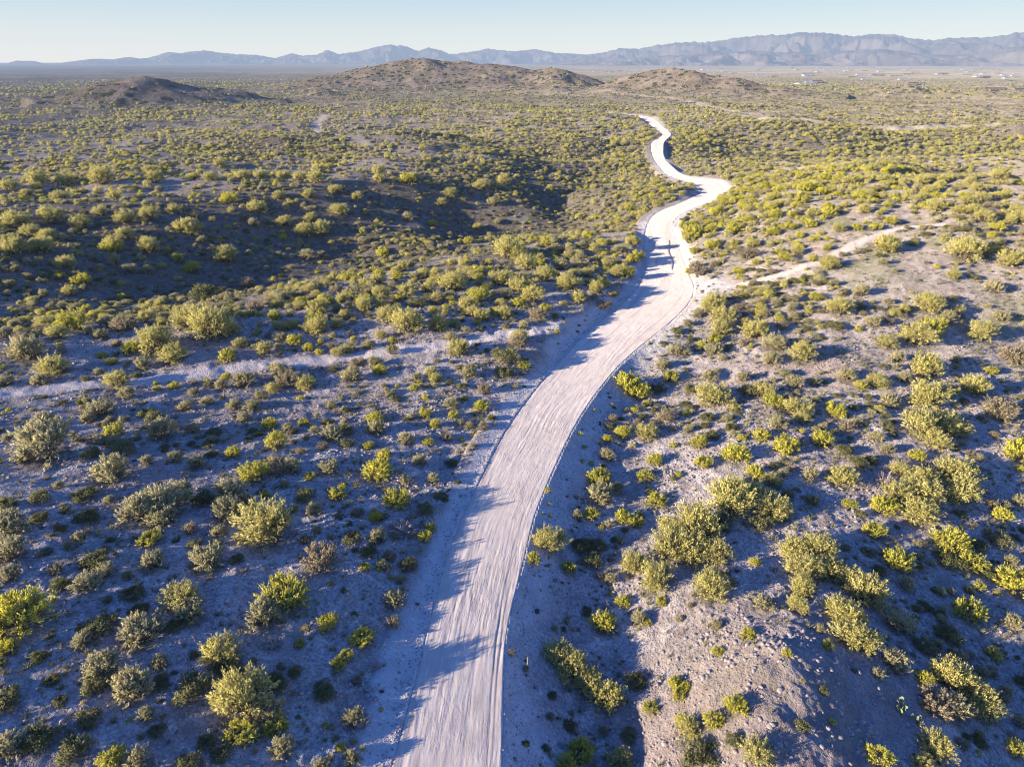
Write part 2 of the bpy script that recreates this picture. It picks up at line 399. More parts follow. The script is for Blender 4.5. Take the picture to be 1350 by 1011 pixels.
M_ground = mat_ground(); M_road = mat_road()
LEAF = {
 'P': mat_leaf('pale_leaf', (.92, .82, .28), (.84, .76, .29)),
 'C': mat_leaf('grey_green_leaf', (.80, .71, .38), (.66, .61, .34)),
 'Y': mat_leaf('yellow_green_leaf', (.94, .86, .14), (.82, .76, .16)),
 'D': mat_leaf('dark_leaf', (.26, .27, .11), (.42, .40, .19)),
 'T': mat_leaf('tan_leaf', (.66, .55, .33), (.56, .46, .31)),
 'G': mat_leaf('bare_twig', (.50, .42, .38), (.38, .31, .29), 0.0, False),
}
M_bark = mat_plain('bark', (.13, .10, .07), (.22, .17, .12), 8)
M_stone = mat_plain('stone', (.20, .16, .145), (.42, .36, .33), 3)

# ------------------------------------------------------------------ ground
def tag(o, **k):
    for a, v in k.items(): o[a] = v
    return o
rows = [12.0]
while rows[-1] < 62000:
    r = rows[-1]; rows.append(r + min((r * r + 1600) / 40 * .0018, r * .0085))
rows = np.array(rows); azs = np.radians(np.linspace(-62, 62, 860))
R, A = np.meshgrid(rows, azs, indexing='ij')
GX = (R * np.sin(A)).ravel(); GY = (R * np.cos(A)).ravel()
GZ, gs, ghw, gal, ga, gt, ghz = terrain(GX, GY, True)
def polydist(x, y, pts):
    P = np.array(pts); best = np.full(len(x), 1e9)
    for a, b in zip(P[:-1], P[1:]):
        d = b - a; t = np.clip(((x - a[0]) * d[0] + (y - a[1]) * d[1]) / (d @ d), 0, 1)
        best = np.minimum(best, np.hypot(x - a[0] - t * d[0], y - a[1] - t * d[1]))
    return best
def W(lst, z=0):
    P = np.array([px_at(a, b, z) for a, b in lst])
    for _ in range(5):
        zz = terrain(P[:, 0], P[:, 1]) * .7 + P[:, 2] * .3
        P = np.array([px_at(a, b, q) for (a, b), q in zip(lst, zz)])
    return [p[:2] for p in P]
TRACKS = [(W([(-80, 532), (0, 518), (150, 506), (300, 487), (450, 471), (560, 458), (700, 438), (790, 420)], 2.6), 1.2, 1.0),
          (W([(905, 385), (960, 378), (1030, 362), (1085, 345), (1130, 320), (1180, 302), (1240, 296)], 3), 1.0, .8),
          (W([(900, 131), (925, 138), (960, 148), (1010, 157), (1100, 163), (1200, 165), (1400, 166)], 0), 5, .6),
          (W([(770, 190), (800, 180), (835, 172), (850, 165)], 3), 3, .5),
          (W([(480, 190), (440, 178), (415, 165), (430, 150)], 6), 3, .6),
          (W([(905, 134), (880, 128), (780, 122), (700, 124)], 4), 5, .5)]
track = np.zeros(len(GX)); 
nb = fbm(GX / 6, GY / 6, 77, 3) * 1.6
for pts, w, st in TRACKS:
    m = GY < 2500
    d = np.full(len(GX), 1e9); d[m] = polydist(GX[m], GY[m], pts)
    track = np.maximum(track, (1 - sstep(w * .7, w * 1.5, d + nb * w * .25)) * st)
disturbed = np.where(ga < 0, 1, np.where(gal > 115, 1 - sstep(1.2, 3.2, ga + nb * .5), np.where(gs < 0, 1 - sstep(1.7, 3.3, ga + nb * .6 + fbm(GX / 11, GY / 11, 78, 3) * 1.8), (1 - sstep(1.5, 4.2, ga + nb * .9 + fbm(GX / 11, GY / 11, 79, 3) * 2.2)) * .8)))
# apron right of the road where the side track leaves
ap = W([(905, 392), (925, 380), (940, 372)])[1]
disturbed = np.maximum(disturbed, 1 - sstep(3.5, 7.5, np.hypot(GX - ap[0], GY - ap[1]) + nb))
hillc = np.array([px_at(1050, 860, 1.2)[:2], px_at(1000, 960, 1.2)[:2]])
grav = np.maximum(*[1 - sstep(5, 12, np.hypot(GX - c[0], (GY - c[1]) * 1.1) + nb) for c in hillc])
GR = np.hypot(GX, GY)
green = .25 + .75 * sstep(85, 140, GR)
hillm = sstep(2.5, 8, ghz)
def zn(px, py, sx, sy, z=0):
    c = W([(px, py)], z)[0]; return np.exp(-(((GX - c[0]) / sx) ** 2 + ((GY - c[1]) / sy) ** 2))
shade_wash = np.clip(zn(120, 345, 55, 26, 0) + zn(330, 335, 48, 26, -4) + zn(520, 315, 42, 26, -8) + zn(430, 300, 44, 26, -8) + zn(600, 285, 40, 26, -8) + zn(650, 305, 30, 20, -9) + zn(720, 280, 34, 24, -9) + zn(800, 275, 26, 30, -8) + zn(780, 205, 34, 60, -5)
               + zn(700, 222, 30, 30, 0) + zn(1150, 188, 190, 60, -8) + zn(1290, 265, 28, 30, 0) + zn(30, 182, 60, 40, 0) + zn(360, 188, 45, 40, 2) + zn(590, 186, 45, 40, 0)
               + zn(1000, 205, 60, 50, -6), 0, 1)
shade_wash = shade_wash * sstep(-.25, .15, fbm(GX / 22, GY / 14, 333, 3) + shade_wash * .45)  # zones where shade is painted into the soil colour, broken up by noise
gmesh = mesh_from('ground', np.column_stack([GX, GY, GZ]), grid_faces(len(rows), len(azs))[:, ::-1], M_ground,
                  dict(disturbed=disturbed, track=track, gravel=grav, green=green, hill=hillm, shade_wash=shade_wash), smooth=True)
ground = tag(link('ground', gmesh), kind='structure', label='stony desert ground rolling away to the hills')

# ------------------------------------------------------------------ road sheet with grader ruts
ss = [6.0]
while ss[-1] < RL - 2: ss.append(ss[-1] + (.30 if ss[-1] < 60 else .5 if ss[-1] < 160 else 1.6))
ss = np.array(ss); nlat = 111
tn = np.gradient(RP[:, :2], axis=0); tn /= np.linalg.norm(tn, axis=1)[:, None]
def road_xy(s, v):
    x = np.interp(s, RS, RP[:, 0]); y = np.interp(s, RS, RP[:, 1]); tx = np.interp(s, RS, tn[:, 0]); ty = np.interp(s, RS, tn[:, 1])
    return x + ty * v, y - tx * v
rows_v = []
SS, UU = np.meshgrid(ss, np.linspace(-1, 1, nlat), indexing='ij')
HWv = np.interp(SS, RS, RP[:, 2])
en_l = fbm(SS / 5, SS * 0 + 2.2, 61, 3) * .35
VV = UU * (HWv + .22) - np.where(UU > .9, 0, 0)
RX, RY = road_xy(SS, VV)
rut = fbm(SS / 9, VV * 2.1 + fbm(SS / 14, VV * .4, 88, 2) * 1.6, 91, 4, .62) * .10 + fbm(SS / 3.5, VV * 4.5, 95, 2) * .035
rut += fbm(SS / 1.3, VV / 1.3, 97, 3) * .05
# wheel grooves along the right side near the camera, slumped cracks near the far bend
rut *= np.clip(.55 + fbm(SS / 16, VV / 3, 96, 2) * .9, .12, 1)
rut *= .6 - .35 * sstep(60, 120, SS)
for v0, dpt, wd in ((2.55, .07, .10), (2.95, .06, .09), (-2.6, .03, .12), (.8, .025, .12), (-.6, .02, .12)):
    vv = v0 + .22 * np.sin(SS / 13 + v0) + .1 * fbm(SS / 6, SS * 0 + v0, 99, 2)
    rut -= dpt * np.exp(-((VV - vv) / wd) ** 2) * (1 - sstep(18, 48, SS)) * (.5 + fbm(SS / 7, VV * 0 + v0, 98, 2))
pc = px_at(885, 335); _, _, alc = road_coords(np.array([pc[0]]), np.array([pc[1]])); alc = alc[0]
crk = 1.9 + .6 * (SS - alc) / 30 + .25 * np.sin(SS / 3)
rut -= .13 * np.exp(-((VV - crk) / .28) ** 2) * sstep(alc - 14, alc - 12, SS) * (1 - sstep(alc + 13, alc + 15, SS))
for k, c0 in enumerate((alc + 8, alc - 6, alc - 9, alc - 34, alc - 42)):
    rut -= .012 * np.exp(-((SS - c0 - .3 * np.sin(VV + k)) / .35) ** 2) * (VV < 2.2)
edge = sstep(.955, 1.0, np.abs(UU))
RZ = .03 + rut * (1 - edge) - .30 * edge
rmesh = mesh_from('dirt_road', np.column_stack([RX.ravel(), RY.ravel(), RZ.ravel()]), grid_faces(len(ss), nlat)[:, ::-1], M_road,
                  dict(along=SS.ravel(), lateral=VV.ravel()), smooth=True)
road = tag(link('dirt_road', rmesh), kind='structure', label='freshly graded pale dirt road winding into the distance')

# ------------------------------------------------------------------ distant mountains
SKY_L = [(-300, 74), (-60, 76), (0, 73), (20, 74), (45, 71), (70, 75), (95, 82), (108, 85.5)]
SKY_M = [(100, 85.5), (125, 84), (140, 79.5), (160, 80), (172, 84), (190, 82), (225, 77), (245, 78), (262, 75), (275, 77), (290, 74), (305, 68), (320, 69), (345, 66),
         (362, 69), (378, 71), (400, 72), (420, 76), (438, 70), (450, 73), (465, 72), (472, 68), (478, 65), (488, 71), (510, 68), (530, 61), (545, 58.5), (560, 60),
         (575, 67), (585, 62), (600, 66), (608, 71), (630, 68), (650, 63), (665, 66), (680, 67), (700, 64), (720, 69), (735, 70), (755, 71), (775, 73), (800, 78), (840, 84)]
SKY_R = [(700, 84), (735, 78), (755, 72), (775, 68), (790, 63), (810, 64), (830, 59), (860, 55), (880, 56), (905, 51), (935, 47), (960, 46), (985, 43), (1005, 43),
         (1030, 48), (1060, 45), (1080, 44), (1100, 50), (1125, 52), (1150, 50), (1185, 50), (1210, 45), (1240, 40), (1270, 38), (1285, 43), (1310, 41), (1350, 40), (1420, 44), (1600, 52), (1800, 60)]
def mountains(label, sky, D, depth, seed, mat):
    sky = np.array(sky, float)
    az = np.arctan((sky[:, 0] - 675) / FPX / cp); 
    hh = np.array([(CAM_H + (px_ray(a, b)[2] / np.hypot(*px_ray(a, b)[:2])) * D) for a, b in sky])
    aa = np.linspace(az[0], az[-1], int((az[-1] - az[0]) / .0011)); prof = np.interp(aa, az, hh) + 6
    prof = prof * (1 + .08 * fbm(aa * 130, aa * 0 + seed, seed + 3, 3)) + np.abs(fbm(aa * 420, aa * 0 + 3.3, seed + 5, 2)) * 9
    n = 90; v = np.linspace(-1, .6, n)
    Vv, AA = np.meshgrid(v, aa, indexing='ij'); PR = np.broadcast_to(prof, Vv.shape)
    rr = D + Vv * depth * (1 + .0 * AA)
    X = rr * np.sin(AA); Y = rr * np.cos(AA)
    sc = depth / 2.4
    rg = ridged(X / sc, Y / (sc * 1.6), seed, 5)
    cross = np.clip(1 - np.abs(Vv) ** 1.0, 0, 1)
    spur = np.clip(cross ** 1.25 + (rg - .60) * 3.2 * cross * (1 - cross) * 2.2, 0, 1 - (1 - cross) * .55)
    top = 1 + (fbm(X / (sc * .25), Y / (sc * .25), seed + 9, 3)) * .035 * cross
    Z = -20 + PR * spur * top
    Z = np.where(np.abs(Vv) > .99, -40, Z)
    me = mesh_from('mountains', np.column_stack([X.ravel(), Y.ravel(), Z.ravel()]), grid_faces(n, len(aa))[:, ::-1], mat, smooth=False)
    return tag(link('mountains', me), kind='structure', label=label)
SKY_F = [(740, 83), (790, 77), (830, 73), (880, 71), (930, 66), (965, 68), (1000, 71), (1040, 66), (1075, 64), (1110, 70), (1150, 72), (1190, 66), (1230, 60), (1262, 58), (1300, 64), (1350, 60), (1450, 66), (1600, 72)]
M_mt = mat_mount('mountain_rock', (.12, .10, .09), (.30, .24, .20))
mountains('low blue range at the far left of the horizon', SKY_L, 15000, 2500, 201, M_mt)
mountains('jagged line of distant peaks at the centre of the horizon', SKY_M, 19000, 2500, 222, M_mt)
mountains('lower front ridge standing before the high right range', SKY_F, 13000, 2200, 265, M_mt)
mountains('broad high range on the right of the horizon', SKY_R, 17000, 4200, 243, M_mt)

# ------------------------------------------------------------------ plant prototypes
def tube(path, radii, sides=5):
    V = []; F = []
    path = [Vector(p) for p in path]
    for i, p in enumerate(path):
        d = (path[min(i + 1, len(path) - 1)] - path[max(i - 1, 0)]).normalized()
        a = d.orthogonal().normalized(); b = d.cross(a)
        for k in range(sides):
            t = 2 * math.pi * k / sides
            V.append(p + (a * math.cos(t) + b * math.sin(t)) * radii[i])
    for i in range(len(path) - 1):
        for k in range(sides):
            k2 = (k + 1) % sides
            F.append((i * sides + k, i * sides + k2, (i + 1) * sides + k2, (i + 1) * sides + k))
    return V, F
def join(parts):
    V = []; F = []
    for v, f in parts:
        o = len(V); V += v; F += [tuple(i + o for i in q) for q in f]
    return np.array([tuple(v) for v in V]), np.array(F)
def plant_proto(r, style, nleaf, leaf, lobes, h):
    """unit crown radius; returns stems (V,F), leaves (V,F,tint). style: 'tree' rounded lobes, 'fan' upright fan of stems, 'low' cushion"""
    stems = []; lc = []
    for k in range(lobes):
        az = 2 * math.pi * (k + r.random() * .8) / lobes * (1 if style != 'tree' else 2.4)
        rad = (.15 + .62 * r.random() ** .6) if style != 'fan' else (.25 + .6 * r.random())
        zz = h * (.95 - .55 * rad ** 1.5 + .18 * (r.random() - .5))
        if style == 'low': zz = h * (.7 - .4 * rad)
        c = np.array([rad * math.cos(az), rad * math.sin(az), zz * .72])
        lr = (.20 + .2 * r.random()) * (1.0 if style != 'fan' else .8)
        lc.append((c, lr))
        base = np.array([.06 * math.cos(az), .06 * math.sin(az), 0])
        mid = base * .5 + c * .5 + np.array([0, 0, -.12 * h]) + (r.random(3) - .5) * .12
        stems.append(tube([base, mid * .55 + base * .45, mid, c], [.045, .035, .026, .008], 4))
        for q in range(4):
            e = c + (r.random(3) - .35) * lr * 1.5
            stems.append(tube([mid, (mid + e) / 2 + (r.random(3) - .5) * .06, e], [.018, .012, .004], 3))
    per = nleaf // lobes; LV = []; LF = []; LT = []; LN = []
    for c, lr in lc:
        if style == 'low':
            d = r.normal(size=(per, 3)); d /= np.linalg.norm(d, axis=1)[:, None]
            d[:, 2] = np.where(d[:, 2] < -.35, -d[:, 2], d[:, 2])
            rr = lr * (.35 + .85 * r.random(per) ** .8)
            p = c + d * rr[:, None]; depth = rr / (lr * 1.2)
            tw = d
        else:
            # feathery twigs fanning out of each limb, leaves set along them
            m = 11; root_ = c * .62 + np.array([0, 0, .02])
            o0 = c - np.array([0, 0, .1]); o0 = o0 / np.linalg.norm(o0)
            td = r.normal(size=(m, 3)) * .62 + o0 * .85 + np.array([0, 0, .35 if style == 'fan' else .15]); td /= np.linalg.norm(td, axis=1)[:, None]
            tl = (lr + .28) * (.7 + .55 * r.random(m)) * 1.15
            k_ = r.integers(0, m, per); f = .30 + .70 * r.random(per) ** .75
            tw = td[k_]; jit = r.normal(size=(per, 3)) * (.030 + .050 * (1 - f))[:, None] * (1.25 if style == 'tree' else 1)
            bendz = np.array([0, 0, 1]) * (.10 * f * f)[:, None]
            p = root_ + tw * (tl[k_] * f)[:, None] + jit + bendz
            d = tw * .7 + jit * 9; d /= np.linalg.norm(d, axis=1)[:, None]; depth = f
            for q in range(m):
                stems.append(tube([root_, root_ + td[q] * tl[q] * .5 + np.array([0, 0, .02]), root_ + td[q] * tl[q] * .97 + np.array([0, 0, .09])], [.012, .008, .003], 3))
        p[:, 2] = np.maximum(p[:, 2], .03)
        ax = tw * .9 + d * .3 + r.normal(size=(per, 3)) * .36 + np.array([0, 0, .2]); ax /= np.linalg.norm(ax, axis=1)[:, None]
        sd = np.cross(ax, r.normal(size=(per, 3))); sd /= np.linalg.norm(sd, axis=1)[:, None]
        L = leaf * (.6 + .9 * r.random(per))[:, None]; w = L * .17
        a = p - ax * L * .5; b = p + sd * w; cc = p + ax * L * .5; dd = p - sd * w
        b = b + ax * L * .12; dd = dd + ax * L * .12
        n0 = len(LV) and sum(len(v) for v in LV)
        LV.append(np.stack([a, b, cc, dd], 1).reshape(-1, 3))
        LF.append(np.arange(per * 4).reshape(-1, 4) + (n0 or 0))
        no = d + p * .5 + r.normal(size=(per, 3)) * .30; no /= np.linalg.norm(no, axis=1)[:, None]; LN.append(np.repeat(no, 4, axis=0))
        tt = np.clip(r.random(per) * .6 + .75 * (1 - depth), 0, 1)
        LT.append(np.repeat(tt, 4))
    SV, SF = join(stems)
    return (SV, SF), (np.concatenate(LV), np.concatenate(LF), dict(tint=np.concatenate(LT), vn=np.concatenate(LN)))
def bare_proto(r, n=26, h=.9):
    st = []
    for k in range(n):
        az = r.random() * 6.28; tilt = .25 + .85 * r.random(); L = .6 + .5 * r.random()
        d = np.array([math.cos(az) * math.sin(tilt), math.sin(az) * math.sin(tilt), math.cos(tilt) * h])
        m = d * L * .5 + (r.random(3) - .5) * .12; e = d * L
        st.append(tube([(0, 0, 0), m, e], [.03, .02, .008], 4))
        for q in range(7):
            t = .35 + .6 * r.random(); b0 = m * (1 - t) + e * t; e2 = b0 + (d * .35 + (r.random(3) - .45) * .5) * .55
            st.append(tube([b0, (b0 + e2) / 2 + (r.random(3) - .5) * .05, e2], [.014, .010, .004], 3))
    return join(st)

# kind -> (object name, crown part name, stem part name, proto list)
PROTO = {}
def make_protos(kind, leafmat, style, n, nleaf, leaf, lobes, h, lodleaf, seed):
    out = []
    for i in range(n):
        r = np.random.default_rng(seed + i)
        hh = h * (.85 + .35 * r.random())
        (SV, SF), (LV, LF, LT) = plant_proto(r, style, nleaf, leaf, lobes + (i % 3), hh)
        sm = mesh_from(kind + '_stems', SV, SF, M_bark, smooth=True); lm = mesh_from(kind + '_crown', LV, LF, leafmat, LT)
        lods = []
        for (nl, lf) in lodleaf:
            r2 = np.random.default_rng(seed + 50 + i)
            _, (a, b, c) = plant_proto(r2, style, nl, lf, lobes, hh)
            lods.append(mesh_from(kind + '_far', a, b, leafmat, c))
        out.append((sm, lm, lods))
    return out
LOD = [(700, .26), (150, .60)]
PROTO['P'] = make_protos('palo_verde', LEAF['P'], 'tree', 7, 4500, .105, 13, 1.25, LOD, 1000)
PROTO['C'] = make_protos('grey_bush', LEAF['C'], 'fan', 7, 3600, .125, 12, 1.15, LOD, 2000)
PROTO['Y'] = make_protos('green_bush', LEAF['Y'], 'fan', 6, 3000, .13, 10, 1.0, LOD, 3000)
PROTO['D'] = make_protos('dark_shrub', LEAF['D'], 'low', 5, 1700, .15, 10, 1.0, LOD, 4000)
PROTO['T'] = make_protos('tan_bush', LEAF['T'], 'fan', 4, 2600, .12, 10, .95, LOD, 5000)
PROTO['G'] = []
for i in range(4):
    v, f = bare_proto(np.random.default_rng(6000 + i)); me = mesh_from('dead_bush', v, f, LEAF['G'], dict(tint=np.zeros(len(v))))
    PROTO['G'].append((me, None, [me, me]))

# ------------------------------------------------------------------ where the plants stand
# zoom windows of the survey: name -> (x0, y0, scale); entries x, y (crown centre), width, kind
SURVEY = {
'F': ((0, 640, 2.724), """310 25 80 D,320 105 80 D,145 35 70 D,20 60 70 D,40 140 120 C,50 230 120 C,150 110 60 D,40 315 70 C,
500 90 130 C,590 60 150 C,580 110 110 C,650 20 80 C,540 190 70 Y,700 205 50 D,730 45 80 D,830 30 110 C,820 90 110 C,870 60 90 C,1095 30 70 D,1130 85 55 C,1210 30 60 Y,
960 140 190 P,790 165 50 C,750 260 120 C,1155 255 130 T,850 260 50 D,330 265 90 D,315 345 90 C,220 350 60 D,385 300 70 C,460 320 40 C,485 375 80 D,550 275 80 C,
60 450 200 Y,30 580 70 Y,140 610 60 D,655 400 120 P,690 450 110 C,510 520 150 C,640 490 70 D,1030 390 140 Y,950 460 130 C,360 500 100 D,300 555 70 C,
370 640 120 C,350 710 90 D,480 720 140 C,800 600 120 P,830 650 100 D,700 720 130 D,580 700 70 D,190 690 60 D,215 765 50 D,30 760 100 D,320 830 80 D,560 870 60 D,
870 760 180 P,960 800 110 C,990 860 80 Y,990 700 80 D,870 880 100 Y,740 910 70 D,1165 730 80 D,1180 490 70 Y,1080 565 35 Y,1215 640 50 Y,1020 940 80 C,
40 930 120 C,140 900 120 D,270 940 120 D,410 975 90 Y,500 980 100 C,680 990 90 D,800 950 70 D,1100 510 30 C,980 560 80 G"""),
'G': ((450, 640, 2.724), """200 50 90 Y,220 140 130 G,300 180 50 Y,40 180 70 D,130 185 60 C,240 280 70 D,190 410 80 C,75 540 80 Y,15 610 50 Y,130 640 70 G,50 830 80 C,100 230 60 D,300 80 60 D,
745 205 105 P,690 260 50 Y,815 295 50 Y,860 205 80 D,905 260 70 D,925 210 60 D,740 15 25 Y,745 65 15 Y,725 98 14 Y,748 108 15 Y,925 30 90 C,895 100 50 Y,1010 110 60 Y,1060 130 50 Y,1130 50 60 Y,990 10 50 C,
1190 150 90 P,1180 220 130 P,1050 280 90 P,1130 330 120 P,1015 415 50 Y,1070 480 60 C,1100 490 30 Y,965 335 40 C,1150 415 40 Y,945 490 90 Y,
780 600 105 P,830 650 115 P,890 710 110 P,955 760 105 P,1060 690 80 D,1110 795 50 Y,1200 710 60 Y,1210 750 50 Y,1030 890 60 D,940 880 38 T,860 950 90 Y,810 1000 70 Y,1000 980 80 P,820 860 50 D,1220 840 40 Y"""),
'H': ((900, 640, 2.724), """160 60 150 P,240 20 100 P,310 70 120 P,350 90 80 P,120 130 90 D,50 150 160 P,20 220 140 P,120 240 100 P,95 365 120 P,280 130 80 D,290 420 70 C,260 275 40 Y,235 530 50 Y,125 595 40 Y,120 500 40 C,375 600 35 Y,465 50 50 D,600 65 50 Y,640 100 40 D,715 70 80 Y,
780 20 100 P,860 15 120 P,850 100 110 P,990 20 120 P,1140 105 60 Y,1130 185 80 D,1210 50 60 C,685 160 70 Y,660 230 50 D,765 265 100 Y,800 350 60 C,960 205 110 Y,1030 270 80 Y,950 260 90 D,1060 215 60 D,1100 310 70 D,1200 350 120 Y,1025 370 40 D,1025 445 100 Y,950 530 80 D,1180 490 60 C,960 380 30 C,870 570 70 D,1110 600 50 Y,
400 225 100 P,480 220 110 P,440 300 120 P,430 370 90 P,410 430 70 P,520 300 90 P,590 330 100 P,650 380 130 P,560 450 110 P,610 480 100 P,600 540 110 P,650 560 100 P,490 515 35 C,520 570 40 Y,700 675 45 C,755 625 90 C,770 490 100 C,
950 680 120 P,870 690 60 Y,900 770 110 T,1050 750 110 P,1080 800 100 P,1010 700 100 P,970 790 100 C,900 930 110 P,1190 940 60 Y,700 965 80 Y,860 990 70 P,270 960 110 P,190 790 80 Y,110 840 70 Y,20 870 80 P,60 960 120 D,185 910 60 D,10 720 40 Y,535 845 25 Y,430 700 22 C,430 860 50 D,1220 700 50 D"""),
'E': ((900, 300, 2.973), """110 310 80 P,160 350 90 P,150 400 80 P,125 440 50 Y,120 480 60 C,280 405 90 P,360 460 90 C,345 520 60 C,465 500 90 P,460 450 50 C,10 490 40 C,105 580 60 C,35 30 80 Y,260 100 70 T,60 170 70 T,570 145 70 P,800 75 90 P,1100 100 110 P,1280 130 90 P,1060 185 50 P,960 300 90 P,610 320 80 P,600 380 70 D,745 370 60 C,795 450 70 P,920 430 110 P,975 390 90 Y,1170 415 90 P,1240 350 60 C,1080 330 50 C,1040 350 60 C,700 255 60 C,1215 240 60 C,840 510 50 C,950 550 110 P,1145 625 100 P,960 670 130 P,1240 710 120 T,1300 500 110 T,1320 880 110 Y,
920 780 120 P,1000 770 130 P,1070 790 90 P,990 840 90 P,920 890 60 Y,120 660 120 P,260 640 70 D,320 640 80 P,360 680 80 Y,340 715 80 G,450 710 100 P,470 750 60 P,190 780 50 D,90 740 60 D,370 770 70 C,600 720 70 Y,670 705 40 D,695 620 50 Y,760 600 80 P,640 580 70 C,515 605 50 C,865 590 50 C,810 680 80 C,645 780 60 T,755 820 60 C,540 830 80 Y,310 815 60 Y,230 825 35 Y,400 855 90 Y,65 845 60 Y,205 890 100 Y,80 920 60 Y,110 810 60 D,280 960 70 Y,345 990 70 P,215 1000 50 Y,620 980 110 P,500 970 60 C,690 920 60 D,790 980 90 G,850 950 70 P,940 980 90 P,1070 960 130 P,800 870 50 C,640 870 60 D,740 910 50 D,30 630 60 D,235 590 50 C,400 570 50 C,440 610 60 C"""),
'D': ((450, 300, 2.973), """650 90 110 P,700 110 70 P,720 150 70 P,800 190 70 P,890 220 90 P,700 230 90 P,620 200 80 P,540 270 80 Y,440 220 100 P,500 300 70 P,750 270 80 P,770 340 80 T,410 310 30 Y,340 240 50 P,220 190 50 Y,260 380 110 P,185 345 80 P,90 310 70 P,30 265 50 P,300 290 70 D,380 380 70 P,1030 300 60 T,1000 240 60 P,1140 55 50 P,965 35 40 Y,1045 140 50 P,1120 110 40 T,1160 110 50 Y,165 105 50 Y,72 120 30 Y,500 55 35 Y,415 60 40 G,350 75 25 T,
460 475 80 P,690 450 70 T,650 500 100 D,715 540 40 Y,640 565 70 D,500 570 60 C,370 590 50 P,350 570 40 P,130 530 60 C,150 560 50 Y,110 460 50 C,200 485 50 C,20 480 50 P,40 580 80 C,430 430 50 C,560 630 50 T,550 700 60 Y,330 730 50 Y,370 770 40 Y,430 690 60 C,440 735 40 Y,130 745 60 Y,330 665 30 Y,285 630 40 Y,255 830 60 C,340 840 40 Y,170 890 50 Y,150 950 110 Y,20 840 60 D,20 790 60 D,310 915 60 C,430 920 50 D,360 985 50 C,250 995 50 C,140 790 70 C,
1120 610 100 Y,1160 640 90 Y,1260 540 50 C,1290 585 60 Y,1240 630 50 D,1190 800 80 P,1105 805 60 Y,1040 830 40 Y,1050 775 40 D,935 807 20 Y,1300 850 30 Y,1270 740 70 T,1230 910 60 Y,1190 970 60 Y,1040 890 60 C,1010 980 90 Y,945 915 20 Y,1320 965 30 Y,1310 480 60 C,1320 400 50 D,470 620 40 D,700 430 60 P,1080 180 50 P,960 180 50 P,860 150 60 C,930 130 60 C,250 250 70 P,150 260 60 P"""),
'C': ((0, 300, 2.973), """190 850 200 C,100 900 60 D,640 800 110 C,690 900 60 C,610 740 70 D,775 925 70 C,915 880 55 Y,450 950 130 C,1085 840 80 Y,1000 960 110 Y,1100 930 100 T,1150 940 70 C,1300 810 80 C,1290 940 80 C,1060 770 60 Y,1300 695 40 C,1190 765 40 Y,450 795 70 Y,755 790 50 C,840 800 50 D,480 860 90 D,360 880 70 D,400 710 100 C,350 750 50 C,175 750 70 C,125 790 60 D,570 720 60 D,730 700 55 C,815 680 50 C,920 695 55 C,990 700 60 C,955 745 50 C,960 600 80 C,870 620 50 C,890 585 40 Y,1025 660 50 C,1100 570 70 C,1130 590 90 T,1200 610 70 P,1070 630 50 P,685 620 40 Y,760 640 40 C,460 600 90 P,500 650 60 C,620 450 130 P,680 500 100 P,560 540 60 C,220 545 110 P,160 600 60 C,120 485 120 C,515 475 60 Y,440 525 40 Y,285 375 110 Y,750 360 110 P,830 390 150 P,910 400 60 P,1250 320 80 P,1245 390 90 P,1320 380 50 P,1075 350 50 Y,1000 310 60 T,1040 480 60 P,1210 470 40 Y,1325 490 50 P,1100 430 50 C,20 420 60 C,90 435 60 T,490 380 90 T,400 420 60 C,20 605 60 C,700 120 50 Y,755 160 60 Y,875 115 70 P,510 165 60 C,580 170 40 C,450 130 60 C,450 70 70 P,585 75 70 P,265 145 70 P,325 205 70 Y,275 250 55 P,170 70 80 P,60 85 70 P,190 40 60 P,120 20 70 P,490 25 50 P,540 40 40 C,585 15 30 T,745 5 80 P,1110 40 25 Y,1210 110 60 C,1145 155 30 T,1200 15 60 P,1260 15 60 P,970 220 60 T,1235 205 50 G,800 260 110 D,860 245 60 D,1155 235 50 C,1320 240 50 T"""),
'A': ((0, 40, 2.0), """100 400 52 P,270 395 60 P,180 400 40 P,400 370 36 P,410 395 40 P,510 390 32 P,555 388 32 P,580 355 30 P,640 388 38 P,690 388 34 P,750 385 34 P,790 390 30 P,840 370 36 P,835 395 36 P,1000 375 34 P,1000 395 30 P,1075 395 46 Y,305 440 36 P,160 440 38 P,605 447 42 Y,680 470 44 P,735 440 28 P,815 435 30 P,460 475 36 P,395 490 44 P,335 495 50 P,265 480 34 P,215 512 46 P,140 495 62 P,45 505 60 P,85 530 36 C,130 545 36 P,495 520 56 P,520 490 26 C,330 540 40 P,300 570 52 Y,395 575 48 P,40 575 54 P,115 572 56 P,750 505 38 P,820 495 32 P,895 475 46 P,885 420 34 P,945 440 28 P,800 530 40 P,850 525 40 P,670 510 30 C,1140 510 24 Y,1165 455 30 P,1235 555 26 Y,1315 505 24 C,1260 520 26 P,70 430 30 P,30 415 40 P,100 415 30 P,745 547 20 Y,1190 430 34 P,1300 455 30 C,1075 495 30 C,960 555 30 C,1010 580 30 Y,600 590 50 P,1270 410 40 P,1330 400 36 P"""),
